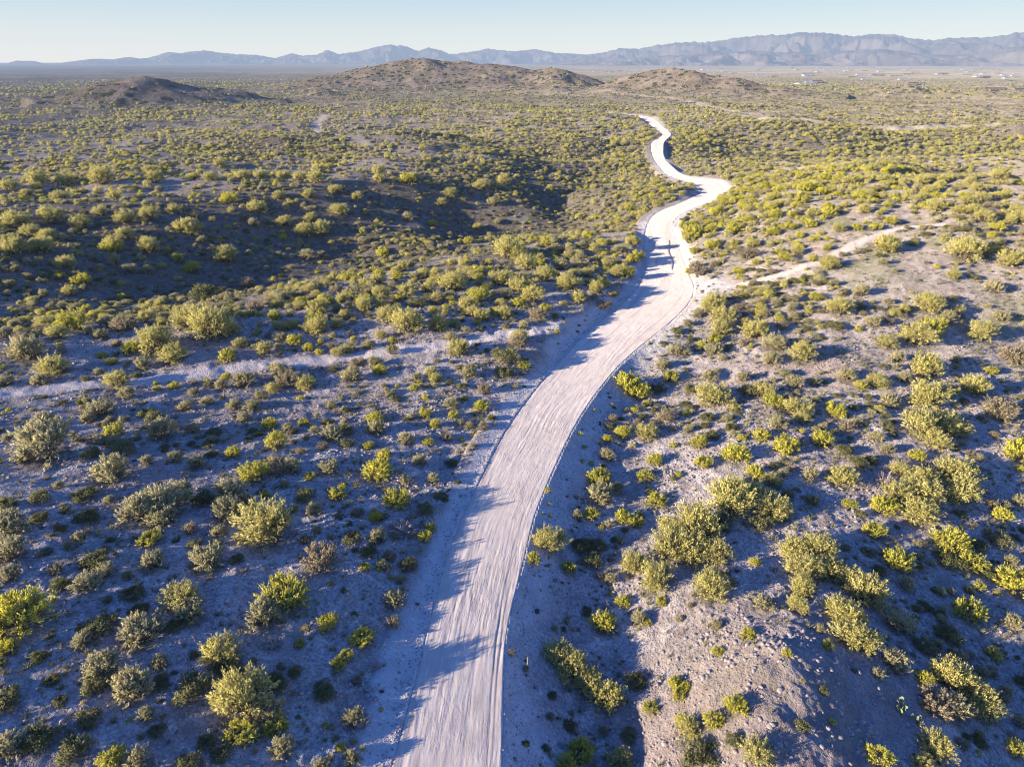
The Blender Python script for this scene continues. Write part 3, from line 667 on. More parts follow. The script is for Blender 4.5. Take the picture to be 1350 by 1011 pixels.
'K': ((1050, 220, 4.5), """560 320 80 Y,400 260 70 P,530 470 110 P,190 575 90 P,80 340 80 Y,190 270 90 Y,250 370 70 P,740 90 80 P,850 105 60 P,900 170 50 P,830 240 110 P,760 230 60 Y,1060 135 70 P,1090 180 80 P,1010 210 80 P,1040 260 90 P,1110 300 110 P,960 260 70 P,1190 360 80 Y,1300 260 80 P,1320 310 110 P,1260 330 60 P,1340 190 50 P,1200 60 90 P,1030 90 60 P,790 140 70 P,1190 180 70 P,1235 225 50 P,50 130 90 Y,30 200 80 Y,150 150 80 Y,320 90 80 P,520 75 80 P,90 280 70 P,160 70 70 Y,20 60 60 Y,290 230 60 P,380 210 60 P"""),
'L': ((800, 260, 6.74), """960 150 110 Y,1000 120 90 Y,920 290 110 Y,780 280 110 Y,1130 280 140 Y,1240 90 120 Y,1200 180 80 P,730 380 120 P,780 480 90 Y,930 440 120 Y,700 340 80 Y,1260 300 80 P,1290 420 110 P,1240 520 100 T,240 400 100 Y,230 550 110 Y,180 670 120 Y,150 620 60 P,100 620 50 P,740 660 90 Y,790 620 110 T,300 150 80 P,190 200 90 C,970 940 170 P,1180 710 70 Y,1200 810 80 P,60 870 90 C,1290 240 80 P,1080 330 80 P,680 260 80 Y,1040 60 80 Y,1140 20 80 Y"""),
}
def ray_ground(px, py):
    """walk the view ray to the relief (vectorised)"""
    px = np.atleast_1d(px).astype(float); py = np.atleast_1d(py).astype(float)
    d = np.stack([(px - 675) / FPX, cp + (505.5 - py) / FPX * sp_, -sp_ + (505.5 - py) / FPX * cp])
    zt = np.zeros(len(px))
    t = (0 - CAM_H) / d[2]
    hit = np.zeros(len(px), bool); tf = t.copy()
    tmin = t * .55; steps = 60
    prev = None
    for i in range(steps):
        tt = tmin + (t * 1.6 - tmin) * i / (steps - 1)
        x = d[0] * tt; y = d[1] * tt; z = CAM_H + d[2] * tt
        g = terrain_fast(x, y); diff = z - g
        if prev is not None:
            m = (~hit) & (diff <= 0) & (prev > 0)
            f = prev / np.maximum(prev - diff, 1e-6)
            tf = np.where(m, tp + (tt - tp) * f, tf); hit |= m
        prev = diff; tp = tt
    return d[0] * tf, d[1] * tf
# bilinear lookup in the ground grid (exact mesh height)
GZ2 = GZ.reshape(len(rows), len(azs))
def grid_lookup(x, y, F):
    r = np.hypot(x, y); a = np.arctan2(x, y)
    fi = np.interp(r, rows, np.arange(len(rows))); fj = np.interp(a, azs, np.arange(len(azs)))
    i = np.clip(fi.astype(int), 0, len(rows) - 2); j = np.clip(fj.astype(int), 0, len(azs) - 2)
    u = fi - i; v = fj - j
    return (F[i, j] * (1 - u) + F[i + 1, j] * u) * (1 - v) + (F[i, j + 1] * (1 - u) + F[i + 1, j + 1] * u) * v
def terrain_fast(x, y): return grid_lookup(x, y, GZ2)
GA2 = ga.reshape(GZ2.shape); GT2 = gt.reshape(GZ2.shape); GS2 = gs.reshape(GZ2.shape); TR2 = track.reshape(GZ2.shape); HL2 = hillm.reshape(GZ2.shape); WS2 = shade_wash.reshape(GZ2.shape)

plants = []   # dict x,y,w(m),kind,hand
hp = []
for k, ((x0, y0, sc), txt) in SURVEY.items():
    for e in txt.replace('\n', '').split(','):
        a, b, w, kd = e.split(); hp.append((x0 + float(a) / sc, y0 + float(b) / sc, float(w) / sc, kd))
hp = np.array([(a, b, c, 'PCYDTG'.index(d)) for a, b, c, d in hp])
# the crown centre in the photo sits above the foot of the plant
fx, fy = ray_ground(hp[:, 0], hp[:, 1] + hp[:, 2] * .22)
fz = terrain_fast(fx, fy)
_, _, zc = project(fx, fy, fz)
fw = hp[:, 2] / FPX * zc
for i in range(len(hp)):
    w_ = fw[i] * 1.17
    if hp[i, 3] == 5: w_ *= .85
    plants.append([fx[i], fy[i], w_, 'PCYDTG'[int(hp[i, 3])], 1])

# fill: scattered by density fields
def scatter(n, rmin, rmax, dens, wlo, whi, kinds, seed, amax=50):
    r_ = np.random.default_rng(seed)
    a = np.radians(r_.uniform(-amax, amax, n)); rr = np.sqrt(r_.uniform(rmin**2, rmax**2, n))
    x = rr * np.sin(a); y = rr * np.cos(a)
    keep = r_.random(n) < dens(x, y, rr)
    x, y, rr = x[keep], y[keep], rr[keep]
    al = grid_lookup(x, y, GA2); tt = grid_lookup(x, y, GT2); s = grid_lookup(x, y, GS2); tk = grid_lookup(x, y, TR2)
    ok = (al > .8) & ((tt > .9) | (al > 6)) & (tk < .35)
    x, y = x[ok], y[ok]
    w = wlo + (whi - wlo) * r_.random(len(x)) ** 1.6
    ks = r_.choice(list(kinds), len(x), p=[v / sum(kinds.values()) for v in kinds.values()])
    return x, y, w, ks
def clump(x, y, sc, lo, hi, seed): return sstep(lo, hi, fbm(x / sc, y / sc, seed, 3) + .5)
hx = np.array([p[0] for p in plants]); hy = np.array([p[1] for p in plants]); hw_ = np.array([p[2] for p in plants])
def avoid(x, y, w, f=.5):
    keep = np.ones(len(x), bool)
    for c in range(0, len(x), 4000):
        d = np.hypot(x[c:c+4000, None] - hx, y[c:c+4000, None] - hy) - hw_ * .5
        keep[c:c+4000] = d.min(1) > w[c:c+4000] * f
    return keep
def zone(x, y, px, py, sx, sy, z=0):
    c = px_at(px, py, z); return np.exp(-(((x - c[0]) / sx) ** 2 + ((y - c[1]) / sy) ** 2))
def valley(x, y): return 1 - .30 * np.clip(zone(x, y, 330, 320, 75, 42, -3) + zone(x, y, 620, 300, 40, 35, -6) + zone(x, y, 60, 330, 70, 50, 2), 0, 1)
extra = []
def add(x, y, w, ks, av=True):
    if av:
        k = avoid(x, y, w); x, y, w, ks = x[k], y[k], w[k], ks[k]
    for i in range(len(x)): extra.append([x[i], y[i], w[i], str(ks[i]), 0])
bare = lambda x, y: 1 - .9 * np.clip(grid_lookup(x, y, grav.reshape(GZ2.shape)), 0, 1)
# near small shrubs
A_ = lambda r0, r1, am=50: math.radians(2 * am) / 2 * (r1**2 - r0**2)
add(*scatter(int(A_(26, 110) * .64), 26, 110, lambda x, y, r: (.10 + .90 * clump(x, y, 14, .38, .70, 301)) * bare(x, y), .45, 1.5, dict(D=.33, C=.30, Y=.09, T=.15, G=.13), 71))
# middle ground
add(*scatter(int(A_(110, 330) * .40), 110, 330, lambda x, y, r: (.12 + .88 * clump(x, y, 30, .35, .7, 302)) * valley(x, y), .7, 2.3, dict(D=.26, C=.36, Y=.12, T=.14, P=.12), 72))
add(*scatter(int(A_(190, 700) * .046), 190, 700, lambda x, y, r: (.08 + .92 * clump(x, y, 60, .38, .68, 303)) * valley(x, y) ** 1.3 * (1 - .7 * grid_lookup(x, y, HL2)) * (1 - .5 * grid_lookup(x, y, WS2) * (r < 330)), 1.2, 2.9, dict(P=.5, Y=.12, C=.30, D=.08), 73))
add(*scatter(int(A_(330, 1000) * .12), 330, 1000, lambda x, y, r: (.10 + .90 * clump(x, y, 80, .40, .70, 304)) * (1 - .6 * sstep(550, 800, r)) * (1 - .75 * grid_lookup(x, y, HL2)), 1.0, 2.3, dict(D=.34, C=.36, P=.18, T=.12), 74), av=False)
add(*scatter(int(A_(1000, 2300) * .012), 1000, 2300, lambda x, y, r: (.15 + .85 * clump(x, y, 160, .36, .68, 305)) * (1 - .7 * grid_lookup(x, y, HL2)) * (1 - .7 * sstep(1400, 1900, r)), 2.0, 4.6, dict(D=.35, C=.40, P=.25), 75), av=False)
# the bright grove right of the bend and the dense belt behind it
add(*scatter(int(A_(125, 290) * .08), 125, 290, lambda x, y, r: np.clip(zone(x, y, 1020, 262, 30, 40, 6) + zone(x, y, 1150, 240, 45, 30, 8) * .8 + zone(x, y, 960, 310, 14, 22, 3), 0, 1), 1.6, 3.3, dict(Y=.62, P=.34, C=.04), 76))
add(*scatter(int(A_(280, 560) * .060), 280, 560, lambda x, y, r: np.clip(zone(x, y, 1150, 190, 170, 75, -6) * 1.1, 0, 1), 1.7, 3.8, dict(P=.34, Y=.10, C=.20, D=.36), 77))
# near ridge strip left of the road
add(*scatter(int(A_(85, 170) * .14), 85, 170, lambda x, y, r: np.clip(zone(x, y, 560, 380, 26, 16, 3) + zone(x, y, 330, 425, 22, 9, 3) + zone(x, y, 770, 345, 12, 16, 2), 0, 1), 1.3, 3.0, dict(Y=.25, P=.45, C=.2, T=.1), 78))
add(*scatter(int(A_(120, 420) * .16), 120, 420, lambda x, y, r: grid_lookup(x, y, WS2) * .9, .6, 1.9, dict(D=.62, C=.22, T=.10, Y=.06), 80))  # dark scrub added to deepen the zones of painted shade
r_ = np.random.default_rng(79); n = 420
s_ = 8 + 150 * r_.random(n) ** 1.2; sd_ = np.where(r_.random(n) < .38, -1, 1)
bx_, by_ = road_xy(s_, sd_ * (np.interp(s_, RS, RP[:, 2]) + .5 + 4.2 * r_.random(n) ** .7))
add(bx_, by_, .22 + .6 * r_.random(n) ** 2.5, r_.choice(list('DYCTG'), n, p=[.34, .2, .2, .16, .10]))
allp = plants + extra
X = np.array([p[0] for p in allp]); Y = np.array([p[1] for p in allp]); Wd = np.array([p[2] for p in allp]); K = np.array([p[3] for p in allp])
Z = terrain_fast(X, Y)
PX, PY, ZC = project(X, Y, Z); PW = Wd * FPX / ZC
infr = (PX > -PW * .3) & (PX < 1350 + PW * .3) & (PY > 60) & (PY < 1011 + PW * .5) & (ZC > 0)
print('plants', len(allp), {k: int((K == k).sum()) for k in 'PCYDTG'})

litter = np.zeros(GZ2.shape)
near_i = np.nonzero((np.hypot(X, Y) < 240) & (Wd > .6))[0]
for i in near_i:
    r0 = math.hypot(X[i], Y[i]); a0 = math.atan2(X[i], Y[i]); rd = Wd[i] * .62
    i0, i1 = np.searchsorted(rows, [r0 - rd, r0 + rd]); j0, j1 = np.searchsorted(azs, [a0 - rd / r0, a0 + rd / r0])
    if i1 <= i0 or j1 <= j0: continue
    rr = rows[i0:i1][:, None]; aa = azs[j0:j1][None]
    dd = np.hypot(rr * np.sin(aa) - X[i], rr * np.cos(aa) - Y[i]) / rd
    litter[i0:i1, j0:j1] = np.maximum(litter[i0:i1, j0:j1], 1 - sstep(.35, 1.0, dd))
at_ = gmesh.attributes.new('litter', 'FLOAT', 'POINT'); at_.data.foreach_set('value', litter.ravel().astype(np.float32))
NAMES = {'P': ('palo_verde_tree', 'crown', 'trunk', 'palo verde', 'tree'), 'C': ('creosote_bush', 'foliage', 'stems', 'creosote bush', 'bush'),
         'Y': ('green_shrub', 'foliage', 'stems', 'shrub', 'shrub'), 'D': ('low_shrub', 'foliage', 'stems', 'low shrub', 'shrub'),
         'T': ('dry_bush', 'foliage', 'stems', 'dry bush', 'bush'), 'G': ('dead_bush', None, None, 'leafless bush', 'dead bush')}
ADJ = {'P': 'yellowish', 'C': 'grey-green', 'Y': 'vivid yellow-green', 'D': 'dark green', 'T': 'tan', 'G': 'bare grey'}
GROUP = {'P': 'palo verde trees scattered over the desert', 'C': 'creosote bushes scattered over the desert', 'Y': 'bright shrubs scattered over the desert',
         'D': 'low dark shrubs scattered over the desert', 'T': 'dry tan bushes scattered over the desert', 'G': 'leafless dead bushes on the gravel'}
def where(i):
    x, y = X[i], Y[i]; px, py = PX[i], PY[i]
    s = float(grid_lookup(np.array([x]), np.array([y]), GS2)[0])
    rowp = ('at the bottom edge' if py > 930 else 'in the lowest quarter' if py > 800 else 'below the middle' if py > 650 else 'at middle height' if py > 520 else
            'just above the middle' if py > 420 else 'near the road bends' if py > 320 else 'beyond the first valley' if py > 240 else 'on the far slopes')
    if abs(s) < 900 and 60 <= px <= 1290:
        a = abs(s) - 3.3
        side = 'left' if s < 0 else 'right'
        lat = ('on %s road shoulder' if a < 4 else 'close %s of road' if a < 10 else 'further %s of road' if a < 17 else 'well %s of road' if a < 28 else 'far %s of road') % side
    else:
        lat = 'at the left border' if px < 120 else 'at the right border' if px > 1230 else 'in the open left' if px < 675 else 'in the open right'
    return rowp, lat
from collections import defaultdict
def place(o, i, rz, sc):
    o.location = (X[i], Y[i], Z[i] - .04 * sc[2]); o.rotation_euler = (0, 0, rz); o.scale = sc
used_first = {}
chosen = set(); labels = defaultdict(list); objs = {}
for kd in 'PCYDTG':
    idx = np.nonzero((K == kd) & infr)[0]
    idx = idx[np.argsort(-PW[idx])][:300]
    protos = PROTO[kd]; name, crown, stems, noun, cat = NAMES[kd]
    for q, i in enumerate(idx):
        chosen.add(int(i)); r = random.Random(int(i) * 13 + 5)
        pi_ = r.randrange(len(protos)); sm, lm, lods = protos[pi_]
        hs = .85 + .3 * r.random(); rad = Wd[i] / 2 / .98
        sc = (rad * (.92 + .16 * r.random()), rad * (.92 + .16 * r.random()), rad * hs)
        rz = r.random() * 6.283
        if crown is None or PW[i] < 9:
            me = lm if (lm is not None and PW[i] >= 12) else (lods[0] if lm is not None else sm)
            o = link(name, me)
        else:
            o = bpy.data.objects.new(name, None); COL.objects.link(o); o.empty_display_size = .3
            key = (kd, pi_)
            if key not in used_first:
                a = link(stems, sm, o); b = link(crown, lm, o); used_first[key] = (a, b)
            else:
                for src in used_first[key]:
                    c = src.copy(); COL.objects.link(c); c.parent = o
        place(o, i, rz, sc)
        o['category'] = cat; o['group'] = GROUP[kd]
        m = PW[i]
        size = 'huge' if m > 60 else 'large' if m > 42 else 'medium' if m > 28 else 'small' if m > 17 else 'tiny'
        rp, lt = where(i)
        labels['%s %s %s %s, %s' % (size, ADJ[kd], noun, rp, lt)].append((o, i))
ORD = ['', 'second', 'third', 'fourth', 'fifth', 'sixth', 'seventh', 'eighth', 'ninth', 'tenth', 'eleventh', 'twelfth']
for lb, lst in labels.items():
    lst.sort(key=lambda t: PX[t[1]])
    n = len(lst)
    for j, (o, i) in enumerate(lst):
        if n == 1: o['label'] = lb
        elif n == 2: o['label'] = lb + (', left of two' if j == 0 else ', right of two')
        elif n <= 12: o['label'] = lb + (', leftmost' if j == 0 else ', rightmost' if j == n - 1 else ', %s from left' % ORD[j])
        else: o['label'] = lb

# ------------------------------------------------------------------ the countless rest, one object per kind (instanced)
def stuff(name, mats_protos, pts, rot, scl, which, label, cat):
    """one object whose geometry nodes put a copy of one of several meshes on every point"""
    me = bpy.data.meshes.new(name); me.vertices.add(len(pts)); me.vertices.foreach_set('co', np.asarray(pts, np.float32).ravel())
    a = me.attributes.new('rot', 'FLOAT', 'POINT'); a.data.foreach_set('value', rot.astype(np.float32))
    a = me.attributes.new('scl', 'FLOAT_VECTOR', 'POINT'); a.data.foreach_set('vector', scl.astype(np.float32).ravel())
    a = me.attributes.new('which', 'INT', 'POINT'); a.data.foreach_set('value', which.astype(np.int32))
    o = link(name, me); tag(o, kind='stuff', label=label, category=cat)
    ng = bpy.data.node_groups.new(name, 'GeometryNodeTree')
    ng.interface.new_socket('Geometry', in_out='INPUT', socket_type='NodeSocketGeometry'); ng.interface.new_socket('Geometry', in_out='OUTPUT', socket_type='NodeSocketGeometry')
    N = ng.nodes; L = ng.links
    gi = N.new('NodeGroupInput'); go = N.new('NodeGroupOutput')
    g2i = N.new('GeometryNodeGeometryToInstance')
    for pm in reversed(mats_protos):
        src = bpy.data.objects.new(pm.name, pm)      # mesh source, not placed in the scene
        oi = N.new('GeometryNodeObjectInfo'); oi.inputs['Object'].default_value = src
        L.new(oi.outputs['Geometry'], g2i.inputs[0])
    ip = N.new('GeometryNodeInstanceOnPoints'); ip.inputs['Pick Instance'].default_value = True
    L.new(gi.outputs[0], ip.inputs['Points']); L.new(g2i.outputs[0], ip.inputs['Instance'])
    def na(n, t):
        q = N.new('GeometryNodeInputNamedAttribute'); q.data_type = t; q.inputs['Name'].default_value = n; return q.outputs[0]
    L.new(na('which', 'INT'), ip.inputs['Instance Index']); L.new(na('scl', 'FLOAT_VECTOR'), ip.inputs['Scale'])
    cx = N.new('ShaderNodeCombineXYZ'); L.new(na('rot', 'FLOAT'), cx.inputs[2]); L.new(cx.outputs[0], ip.inputs['Rotation'])
    L.new(ip.outputs[0], go.inputs[0])
    md = o.modifiers.new('scatter', 'NODES'); md.node_group = ng
    return o
rest = np.array([i for i in range(len(allp)) if i not in chosen])
for kd in 'PCYDTG':
    ii = rest[K[rest] == kd]
    if not len(ii): continue
    r_ = np.random.default_rng(ord(kd))
    protos = PROTO[kd]; meshes = []
    for p in protos: meshes += [p[1] or p[0], p[2][0], p[2][1]]
    dd = np.hypot(X[ii], Y[ii]); pwi = PW[ii]
    lod = np.where(pwi > 16, 0, np.where(pwi > 5.5, 1, 2))
    which = r_.integers(0, len(protos), len(ii)) * 3 + lod
    rad = Wd[ii] / 2; sc = np.column_stack([rad, rad, rad * (.85 + .3 * r_.random(len(ii)))])
    nm, lab, cat = {'P': ('far_palo_verde', 'countless pale green trees dotting the distant slopes', 'trees'), 'C': ('far_creosote', 'countless grey-green bushes dotting the distance', 'bushes'),
               'Y': ('far_shrubs', 'countless bright small shrubs in the distance', 'shrubs'), 'D': ('dark_scrub', 'countless low dark shrubs between the bushes', 'scrub'),
               'T': ('dry_scrub', 'countless small dry tan shrubs between the bushes', 'scrub'), 'G': ('dead_twigs', 'countless small bare dead shrubs', 'twigs')}[kd]
    stuff(nm, meshes, np.column_stack([X[ii], Y[ii], Z[ii] - .05]), r_.random(len(ii)) * 6.28, sc, which, lab, cat)

# grass and weed tufts, stones
def tuft(r, n=34):
    az = r.random(n) * 6.28; tl = .2 + .9 * r.random(n); L = .5 + .6 * r.random(n)
    d = np.stack([np.cos(az) * np.sin(tl), np.sin(az) * np.sin(tl), np.cos(tl)], 1)
    b = r.normal(size=(n, 3)) * .12; b[:, 2] = 0; sd = np.cross(d, r.normal(size=(n, 3))); sd /= np.linalg.norm(sd, axis=1)[:, None]
    V = np.stack([b - sd * .05, b + sd * .05, b + d * L[:, None]], 1).reshape(-1, 3)
    return V, np.arange(n * 3).reshape(-1, 3)
M_tuft = mat_leaf('dry_tuft', (.42, .37, .22), (.26, .25, .14), .2, False)
tp = []
for i in range(4):
    v, f = tuft(np.random.default_rng(800 + i)); tp.append(mesh_from('tuft', v, f, M_tuft, dict(tint=np.random.default_rng(i).random(len(v)))))
x, y, w, ks = scatter(int(A_(26, 170) * 1.7), 26, 170, lambda x, y, r: (.12 + .88 * clump(x, y, 9, .40, .75, 310)) * (.3 + .7 * bare(x, y)) * np.clip(120 / r, .3, 1), .35, 1.1, dict(D=1), 90)
r_ = np.random.default_rng(91)
stuff('dry_grass', tp, np.column_stack([x, y, terrain_fast(x, y) - .02]), r_.random(len(x)) * 6.28, np.column_stack([w * .6] * 3), r_.integers(0, 4, len(x)), 'thin dry grass and weeds between the bushes', 'grass')
def rock(r):
    import bmesh
    bm = bmesh.new(); bmesh.ops.create_icosphere(bm, subdivisions=1, radius=.5)
    for v in bm.verts: v.co *= .7 + .6 * r.random(); v.co.z *= .65
    V = np.array([tuple(v.co) for v in bm.verts]); F = np.array([[v.index for v in f.verts] for f in bm.faces]); bm.free(); return V, F
rp = []
for i in range(5):
    v, f = rock(np.random.default_rng(900 + i)); rp.append(mesh_from('stone', v, f, M_stone))
x, y, w, ks = scatter(int(A_(26, 125) * 4.5), 26, 125, lambda x, y, r: (.15 + .85 * clump(x, y, 7, .38, .75, 320)) * np.clip(60 / r, .2, 1), .09, .50, dict(D=1), 92)
r_ = np.random.default_rng(93)
stuff('loose_stones', rp, np.column_stack([x, y, terrain_fast(x, y) + w * .05]), r_.random(len(x)) * 6.28,
      np.column_stack([w * (.7 + .6 * r_.random(len(x))), w * (.7 + .6 * r_.random(len(x))), w * (.7 + .5 * r_.random(len(x)))]), r_.integers(0, 5, len(x)), 'loose stones strewn over the ground', 'stones')
# clods along the road shoulders
n = 5200; r_ = np.random.default_rng(94)
s_ = 6 + (150 - 6) * r_.random(n) ** 1.3; side = np.where(r_.random(n) < .5, -1, 1)
hwn = np.interp(s_, RS, RP[:, 2]); v_ = side * (hwn + .05 + np.abs(r_.normal(size=n)) * np.where(side < 0, .7, 1.6))
x, y = road_xy(s_, v_); w = .05 + .20 * r_.random(n) ** 2.5
stuff('clods', rp, np.column_stack([x, y, terrain_fast(x, y) + w * .1]), r_.random(n) * 6.28, np.column_stack([w, w * .8, w * .8]), r_.integers(0, 5, n), 'pale clods of dirt along the road shoulders', 'clods')

# ------------------------------------------------------------------ prickly pear, stake, houses
M_pad = mat_plain('cactus_pad', (.17, .21, .11), (.27, .29, .16), 6, .9)
def prickly_pear(px, py, sz, label, seed):
    x, y = ray_ground(px, py); x, y = float(x[0]), float(y[0]); z = float(terrain_fast(np.array([x]), np.array([y]))[0])
    r = random.Random(seed); parts = []
    root = bpy.data.objects.new('prickly_pear', None); COL.objects.link(root); root.location = (x, y, z - .03)
    import bmesh
    def pad(pos, up, face, s):
        bm = bmesh.new(); bmesh.ops.create_uvsphere(bm, u_segments=12, v_segments=8, radius=1)
        up = up.normalized(); face = (face - up * face.dot(up)).normalized(); sd = up.cross(face)
        m = Matrix((sd, face, up)).transposed()
        for v in bm.verts:
            c = v.co; c = Vector((c.x * s * (.42 + .12 * c.z), c.y * s * .09, (c.z + 1) * s * .5)); v.co = m @ c + pos
        me = bpy.data.meshes.new('pad'); bm.to_mesh(me); bm.free(); me.materials.append(M_pad)
        for p in me.polygons: p.use_smooth = True
        link('pad', me, root); return pos + up * s * .95
    for k in range(6):
        a = r.random() * 6.28; p0 = Vector((math.cos(a), math.sin(a), 0)) * sz * .3 * r.random()
        up = Vector((math.cos(a) * .5, math.sin(a) * .5, 1))
        for q in range(3):
            p0 = pad(p0, up, Vector((r.random() - .5, r.random() - .5, 0)) + Vector((.01, 0, 0)), sz * (.34 - .05 * q))
            up = (up + Vector((r.random() - .5, r.random() - .5, .2))).normalized()
    tag(root, label=label, category='cactus')
prickly_pear(1190, 938, 1.15, 'light green prickly pear clump at the foot of the big tan and yellow trees', 5)
prickly_pear(1207, 950, .8, 'small prickly pear just in front of the larger prickly pear clump', 9)

def mesh_obj_boxes(name, boxes, mat, parent=None):
    V = []; F = []
    for (cx, cy, cz, sx, sy, sz) in boxes:
        o = len(V)
        V += [(cx + a * sx / 2, cy + b * sy / 2, cz + c * sz / 2) for a in (-1, 1) for b in (-1, 1) for c in (-1, 1)]
        F += [tuple(o + i for i in q) for q in ((0, 1, 3, 2), (4, 6, 7, 5), (0, 4, 5, 1), (2, 3, 7, 6), (0, 2, 6, 4), (1, 5, 7, 3))]
    return link(name, mesh_from(name, V, F, mat), parent)
M_wood = mat_plain('weathered_wood', (.26, .20, .15), (.36, .29, .22), 20)
x, y = ray_ground(695, 884); x, y = float(x[0]), float(y[0]); z = float(terrain_fast(np.array([x]), np.array([y]))[0])
sv, sf = join([tube([(0, 0, -.2), (.02, .01, .7), (.05, .02, 1.35)], [.055, .05, .045], 6), tube([(.05, .02, 1.35), (.052, .021, 1.42)], [.045, .012], 6),
               tube([(.02, 0, .8), (.28, .05, .95)], [.02, .012], 5)])
stk = link('wooden_stake', mesh_from('wooden_stake', sv, sf, M_wood)); stk.location = (x, y, z)
tag(stk, label='weathered wooden stake standing in the blue shade below the right road edge', category='stake')

M_w = {'white': mat_plain('white_render', (.70, .68, .64), (.80, .78, .75), 1), 'tan': mat_plain('tan_render', (.45, .36, .28), (.52, .42, .33), 1)}
M_rf = {'white': mat_plain('pale_roof', (.60, .58, .56), (.74, .72, .70), 1), 'tan': mat_plain('brown_roof', (.25, .17, .13), (.32, .22, .17), 1)}
M_win = mat_plain('window_glass', (.03, .04, .05), (.06, .07, .08), 1, .2)
HOUSES = [(955, 96, 'white', 30), (900, 92, 'tan', 20), (935, 93, 'white', 20), (1033, 100, 'white', 24), (1064, 107, 'white', 26), (1076, 112, 'tan', 22), (1060, 117, 'white', 30), (1068, 116, 'white', 20),
          (1154, 101, 'white', 32), (1123, 104, 'tan', 22), (1206, 113, 'tan', 34), (1190, 109, 'white', 20), (1273, 94, 'white', 40), (1285, 95, 'white', 24), (1236, 91, 'white', 22),
          (1325, 108, 'white', 20), (1300, 104, 'tan', 20), (1345, 124, 'tan', 24), (1310, 122, 'tan', 28), (1216, 113, 'white', 18), (1120, 95, 'white', 26), (1000, 94, 'tan', 24), (985, 90, 'white', 34),
          (870, 95, 'white', 22), (840, 91, 'white', 26), (818, 95, 'tan', 22), (800, 92, 'white', 22), (785, 96, 'white', 22), (1185, 90, 'white', 30), (1150, 90, 'tan', 30), (1095, 98, 'white', 20), (1320, 90, 'white', 36),
          (1175, 95, 'white', 20), (1245, 100, 'tan', 22), (1050, 94, 'white', 24), (1080, 91, 'white', 34), (968, 99, 'tan', 18), (1020, 106, 'tan', 18), (1140, 108, 'white', 18), (1340, 99, 'white', 22)]
_r = random.Random(41)
HOUSES = [(a, b, c, d * 1.25) for a, b, c, d in HOUSES]
for _ in range(95): HOUSES.append((_r.uniform(790, 1345), _r.uniform(88, 104), _r.choice(['white', 'white', 'white', 'tan']), _r.uniform(24, 46)))
HH = [(p[0], px_at(p[0], p[1], -8), p[2], p[3]) for p in HOUSES]
hx_ = np.array([h[1][0] for h in HH]); hy_ = np.array([h[1][1] for h in HH]); hz_ = terrain_fast(hx_, hy_)
for k, (px, P_, kind, L) in enumerate(HH):
    r = random.Random(k); root = bpy.data.objects.new('house', None); COL.objects.link(root)
    root.location = (hx_[k], hy_[k], hz_[k]); root.rotation_euler = (0, 0, r.uniform(-.5, .5))
    Wd_, hgt = L * .5, 3.8 + (r.random() < .3) * 2.5
    mesh_obj_boxes('wall', [(0, 0, hgt / 2 - .5, L, Wd_, hgt + 1), (L * .38, -Wd_ * .6, hgt * .4 - .5, L * .3, Wd_ * .5, hgt * .8 + 1)], M_w[kind], root)
    e = .6; rr_ = 1.6 + r.random()
    V = [(-L/2-e, -Wd_/2-e, hgt+.02), (L/2+e, -Wd_/2-e, hgt+.02), (L/2+e, Wd_/2+e, hgt+.02), (-L/2-e, Wd_/2+e, hgt+.02), (-L/2+2, 0, hgt+rr_), (L/2-2, 0, hgt+rr_)]
    link('roof', mesh_from('roof', V, [(0, 1, 5, 4), (2, 3, 4, 5), (1, 2, 5, 5), (3, 0, 4, 4)][:2] , M_rf[kind]), root)
    me = bpy.data.meshes.new('roof_end'); 
    me.from_pydata(V, [], [(0, 1, 5, 4), (2, 3, 4, 5), (1, 2, 5), (3, 0, 4), (3, 2, 1, 0)]); me.materials.append(M_rf[kind])
    root.children[-1].data = me
    for q in range(3):
        mesh_obj_boxes('window', [(-L * .38 + q * L * .2, -Wd_ / 2 - .03, hgt * .55, 1.6, .08, 1.3)], M_win, root)
    rel = 'nearest houses before the plain' if hy_[k] < 2200 else 'town below the mountains'
    root['category'] = 'house'; root['group'] = 'houses scattered over the far plain'
    root['_k'] = k
lab = defaultdict(list)
for o in list(COL.objects):
    if '_k' in o:
        k = o['_k']; px, P_, kind, L = HH[k]; del o['_k']
        zone_ = 'left of middle' if px < 880 else 'behind the right hill' if px < 1060 else 'right of the hills' if px < 1200 else 'under the highest peak' if px < 1300 else 'at the right border'
        lab['%s %s %s house %s' % ('distant' if HOUSES[k][1] < 91.5 else 'nearer' if HOUSES[k][1] > 98 else 'midway', 'long' if L >= 28 else 'small', 'white' if kind == 'white' else 'tan', zone_)].append((px, o))
for lb, lst in lab.items():
    lst.sort(key=lambda t: t[0])
    for j, (px, o) in enumerate(lst):
        o['label'] = lb if len(lst) == 1 or len(lst) > 12 else lb + (', leftmost' if j == 0 else ', rightmost' if j == len(lst) - 1 else ', %s from left' % ORD[j])

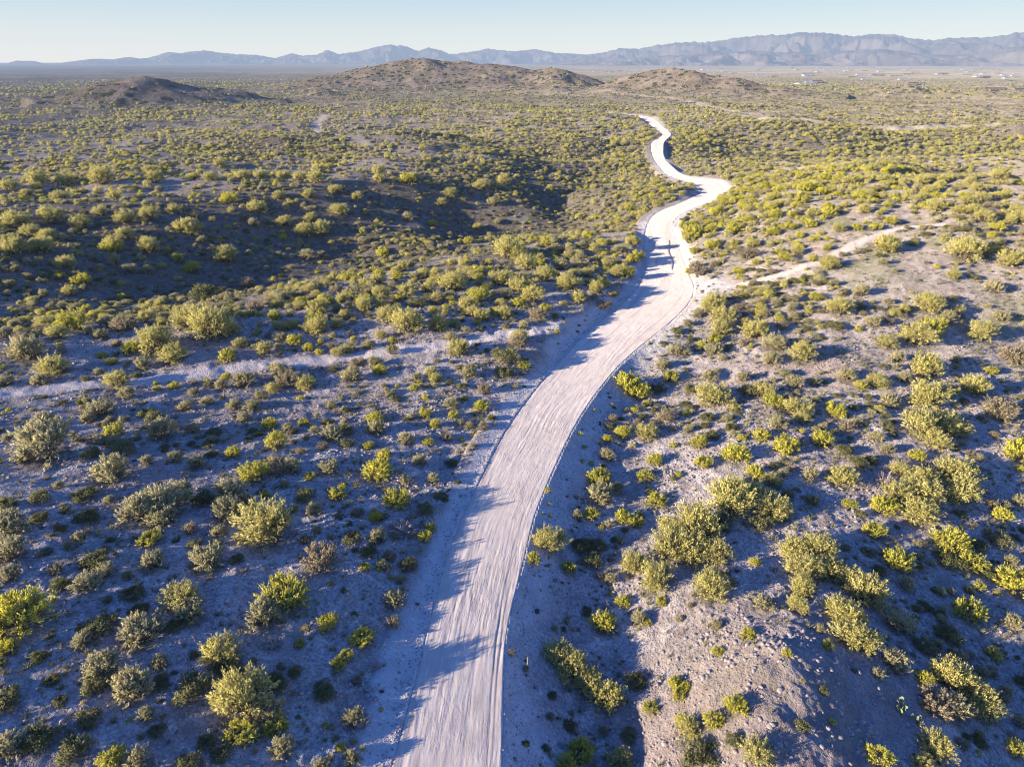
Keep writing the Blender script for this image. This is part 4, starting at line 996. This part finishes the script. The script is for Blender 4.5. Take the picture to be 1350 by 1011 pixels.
# ------------------------------------------------------------------ light, sky, camera
w = bpy.data.worlds.new('World'); scene.world = w; w.use_nodes = True
nt = w.node_tree; nt.nodes.clear()
sky = nt.nodes.new('ShaderNodeTexSky'); sky.sky_type = 'NISHITA'; sky.sun_disc = False
sky.sun_elevation = SUN_EL; sky.sun_rotation = math.atan2(SUN_DIR[0], SUN_DIR[1]) % (2 * math.pi)
sky.altitude = 800; sky.air_density = 1.3; sky.dust_density = .6; sky.ozone_density = 3.0
tcw = nt.nodes.new('ShaderNodeTexCoord'); sx = nt.nodes.new('ShaderNodeSeparateXYZ'); nt.links.new(tcw.outputs['Generated'], sx.inputs[0])
rp_ = nt.nodes.new('ShaderNodeValToRGB'); nt.links.new(sx.outputs[2], rp_.inputs[0]); cr = rp_.color_ramp
for k, (ps, c) in enumerate([(0.0, (.88, .91, .94)), (.035, (.76, .85, .92)), (.09, (.52, .71, .88)), (.35, (.11, .30, .90)), (1.0, (.05, .19, .92))]):
    e = cr.elements[k] if k < 2 else cr.elements.new(ps)
    e.position = ps; e.color = (*c, 1)
scn = nt.nodes.new('ShaderNodeVectorMath'); scn.operation = 'SCALE'; nt.links.new(sky.outputs[0], scn.inputs[0]); scn.inputs['Scale'].default_value = .15
mxw = nt.nodes.new('ShaderNodeMix'); mxw.data_type = 'RGBA'; mxw.inputs[0].default_value = .85
nt.links.new(scn.outputs[0], mxw.inputs[6]); nt.links.new(rp_.outputs[0], mxw.inputs[7])
bg = nt.nodes.new('ShaderNodeBackground'); bg.inputs[1].default_value = 1.0
ow = nt.nodes.new('ShaderNodeOutputWorld'); nt.links.new(mxw.outputs[2], bg.inputs[0]); nt.links.new(bg.outputs[0], ow.inputs[0])
sl = bpy.data.lights.new('sun', 'SUN'); sl.energy = 11.0; sl.angle = math.radians(.5); sl.color = (1, .86, .66)
so = bpy.data.objects.new('sun', sl); COL.objects.link(so)
sd = Vector((SUN_DIR[0] * math.cos(SUN_EL), SUN_DIR[1] * math.cos(SUN_EL), math.sin(SUN_EL)))
so.rotation_euler = sd.to_track_quat('Z', 'Y').to_euler(); so.location = (0, 0, 60)
cam = bpy.data.cameras.new('camera'); co = bpy.data.objects.new('camera', cam); COL.objects.link(co)
co.location = (0, 0, CAM_H); co.rotation_euler = (math.pi / 2 - PITCH, 0, 0)
cam.sensor_width = 36; cam.lens = 24; cam.clip_start = .5; cam.clip_end = 120000
scene.camera = co
scene.view_settings.view_transform = 'Standard'; scene.view_settings.look = 'None'; scene.view_settings.exposure = 0; scene.view_settings.gamma = 1
scene.cycles.max_bounces = 2; scene.cycles.diffuse_bounces = 1; scene.cycles.transmission_bounces = 1; scene.cycles.caustics_reflective = False; scene.cycles.caustics_refractive = False
scene.cycles.filter_width = 1.1; scene.cycles.use_adaptive_sampling = True; scene.cycles.adaptive_threshold = .03
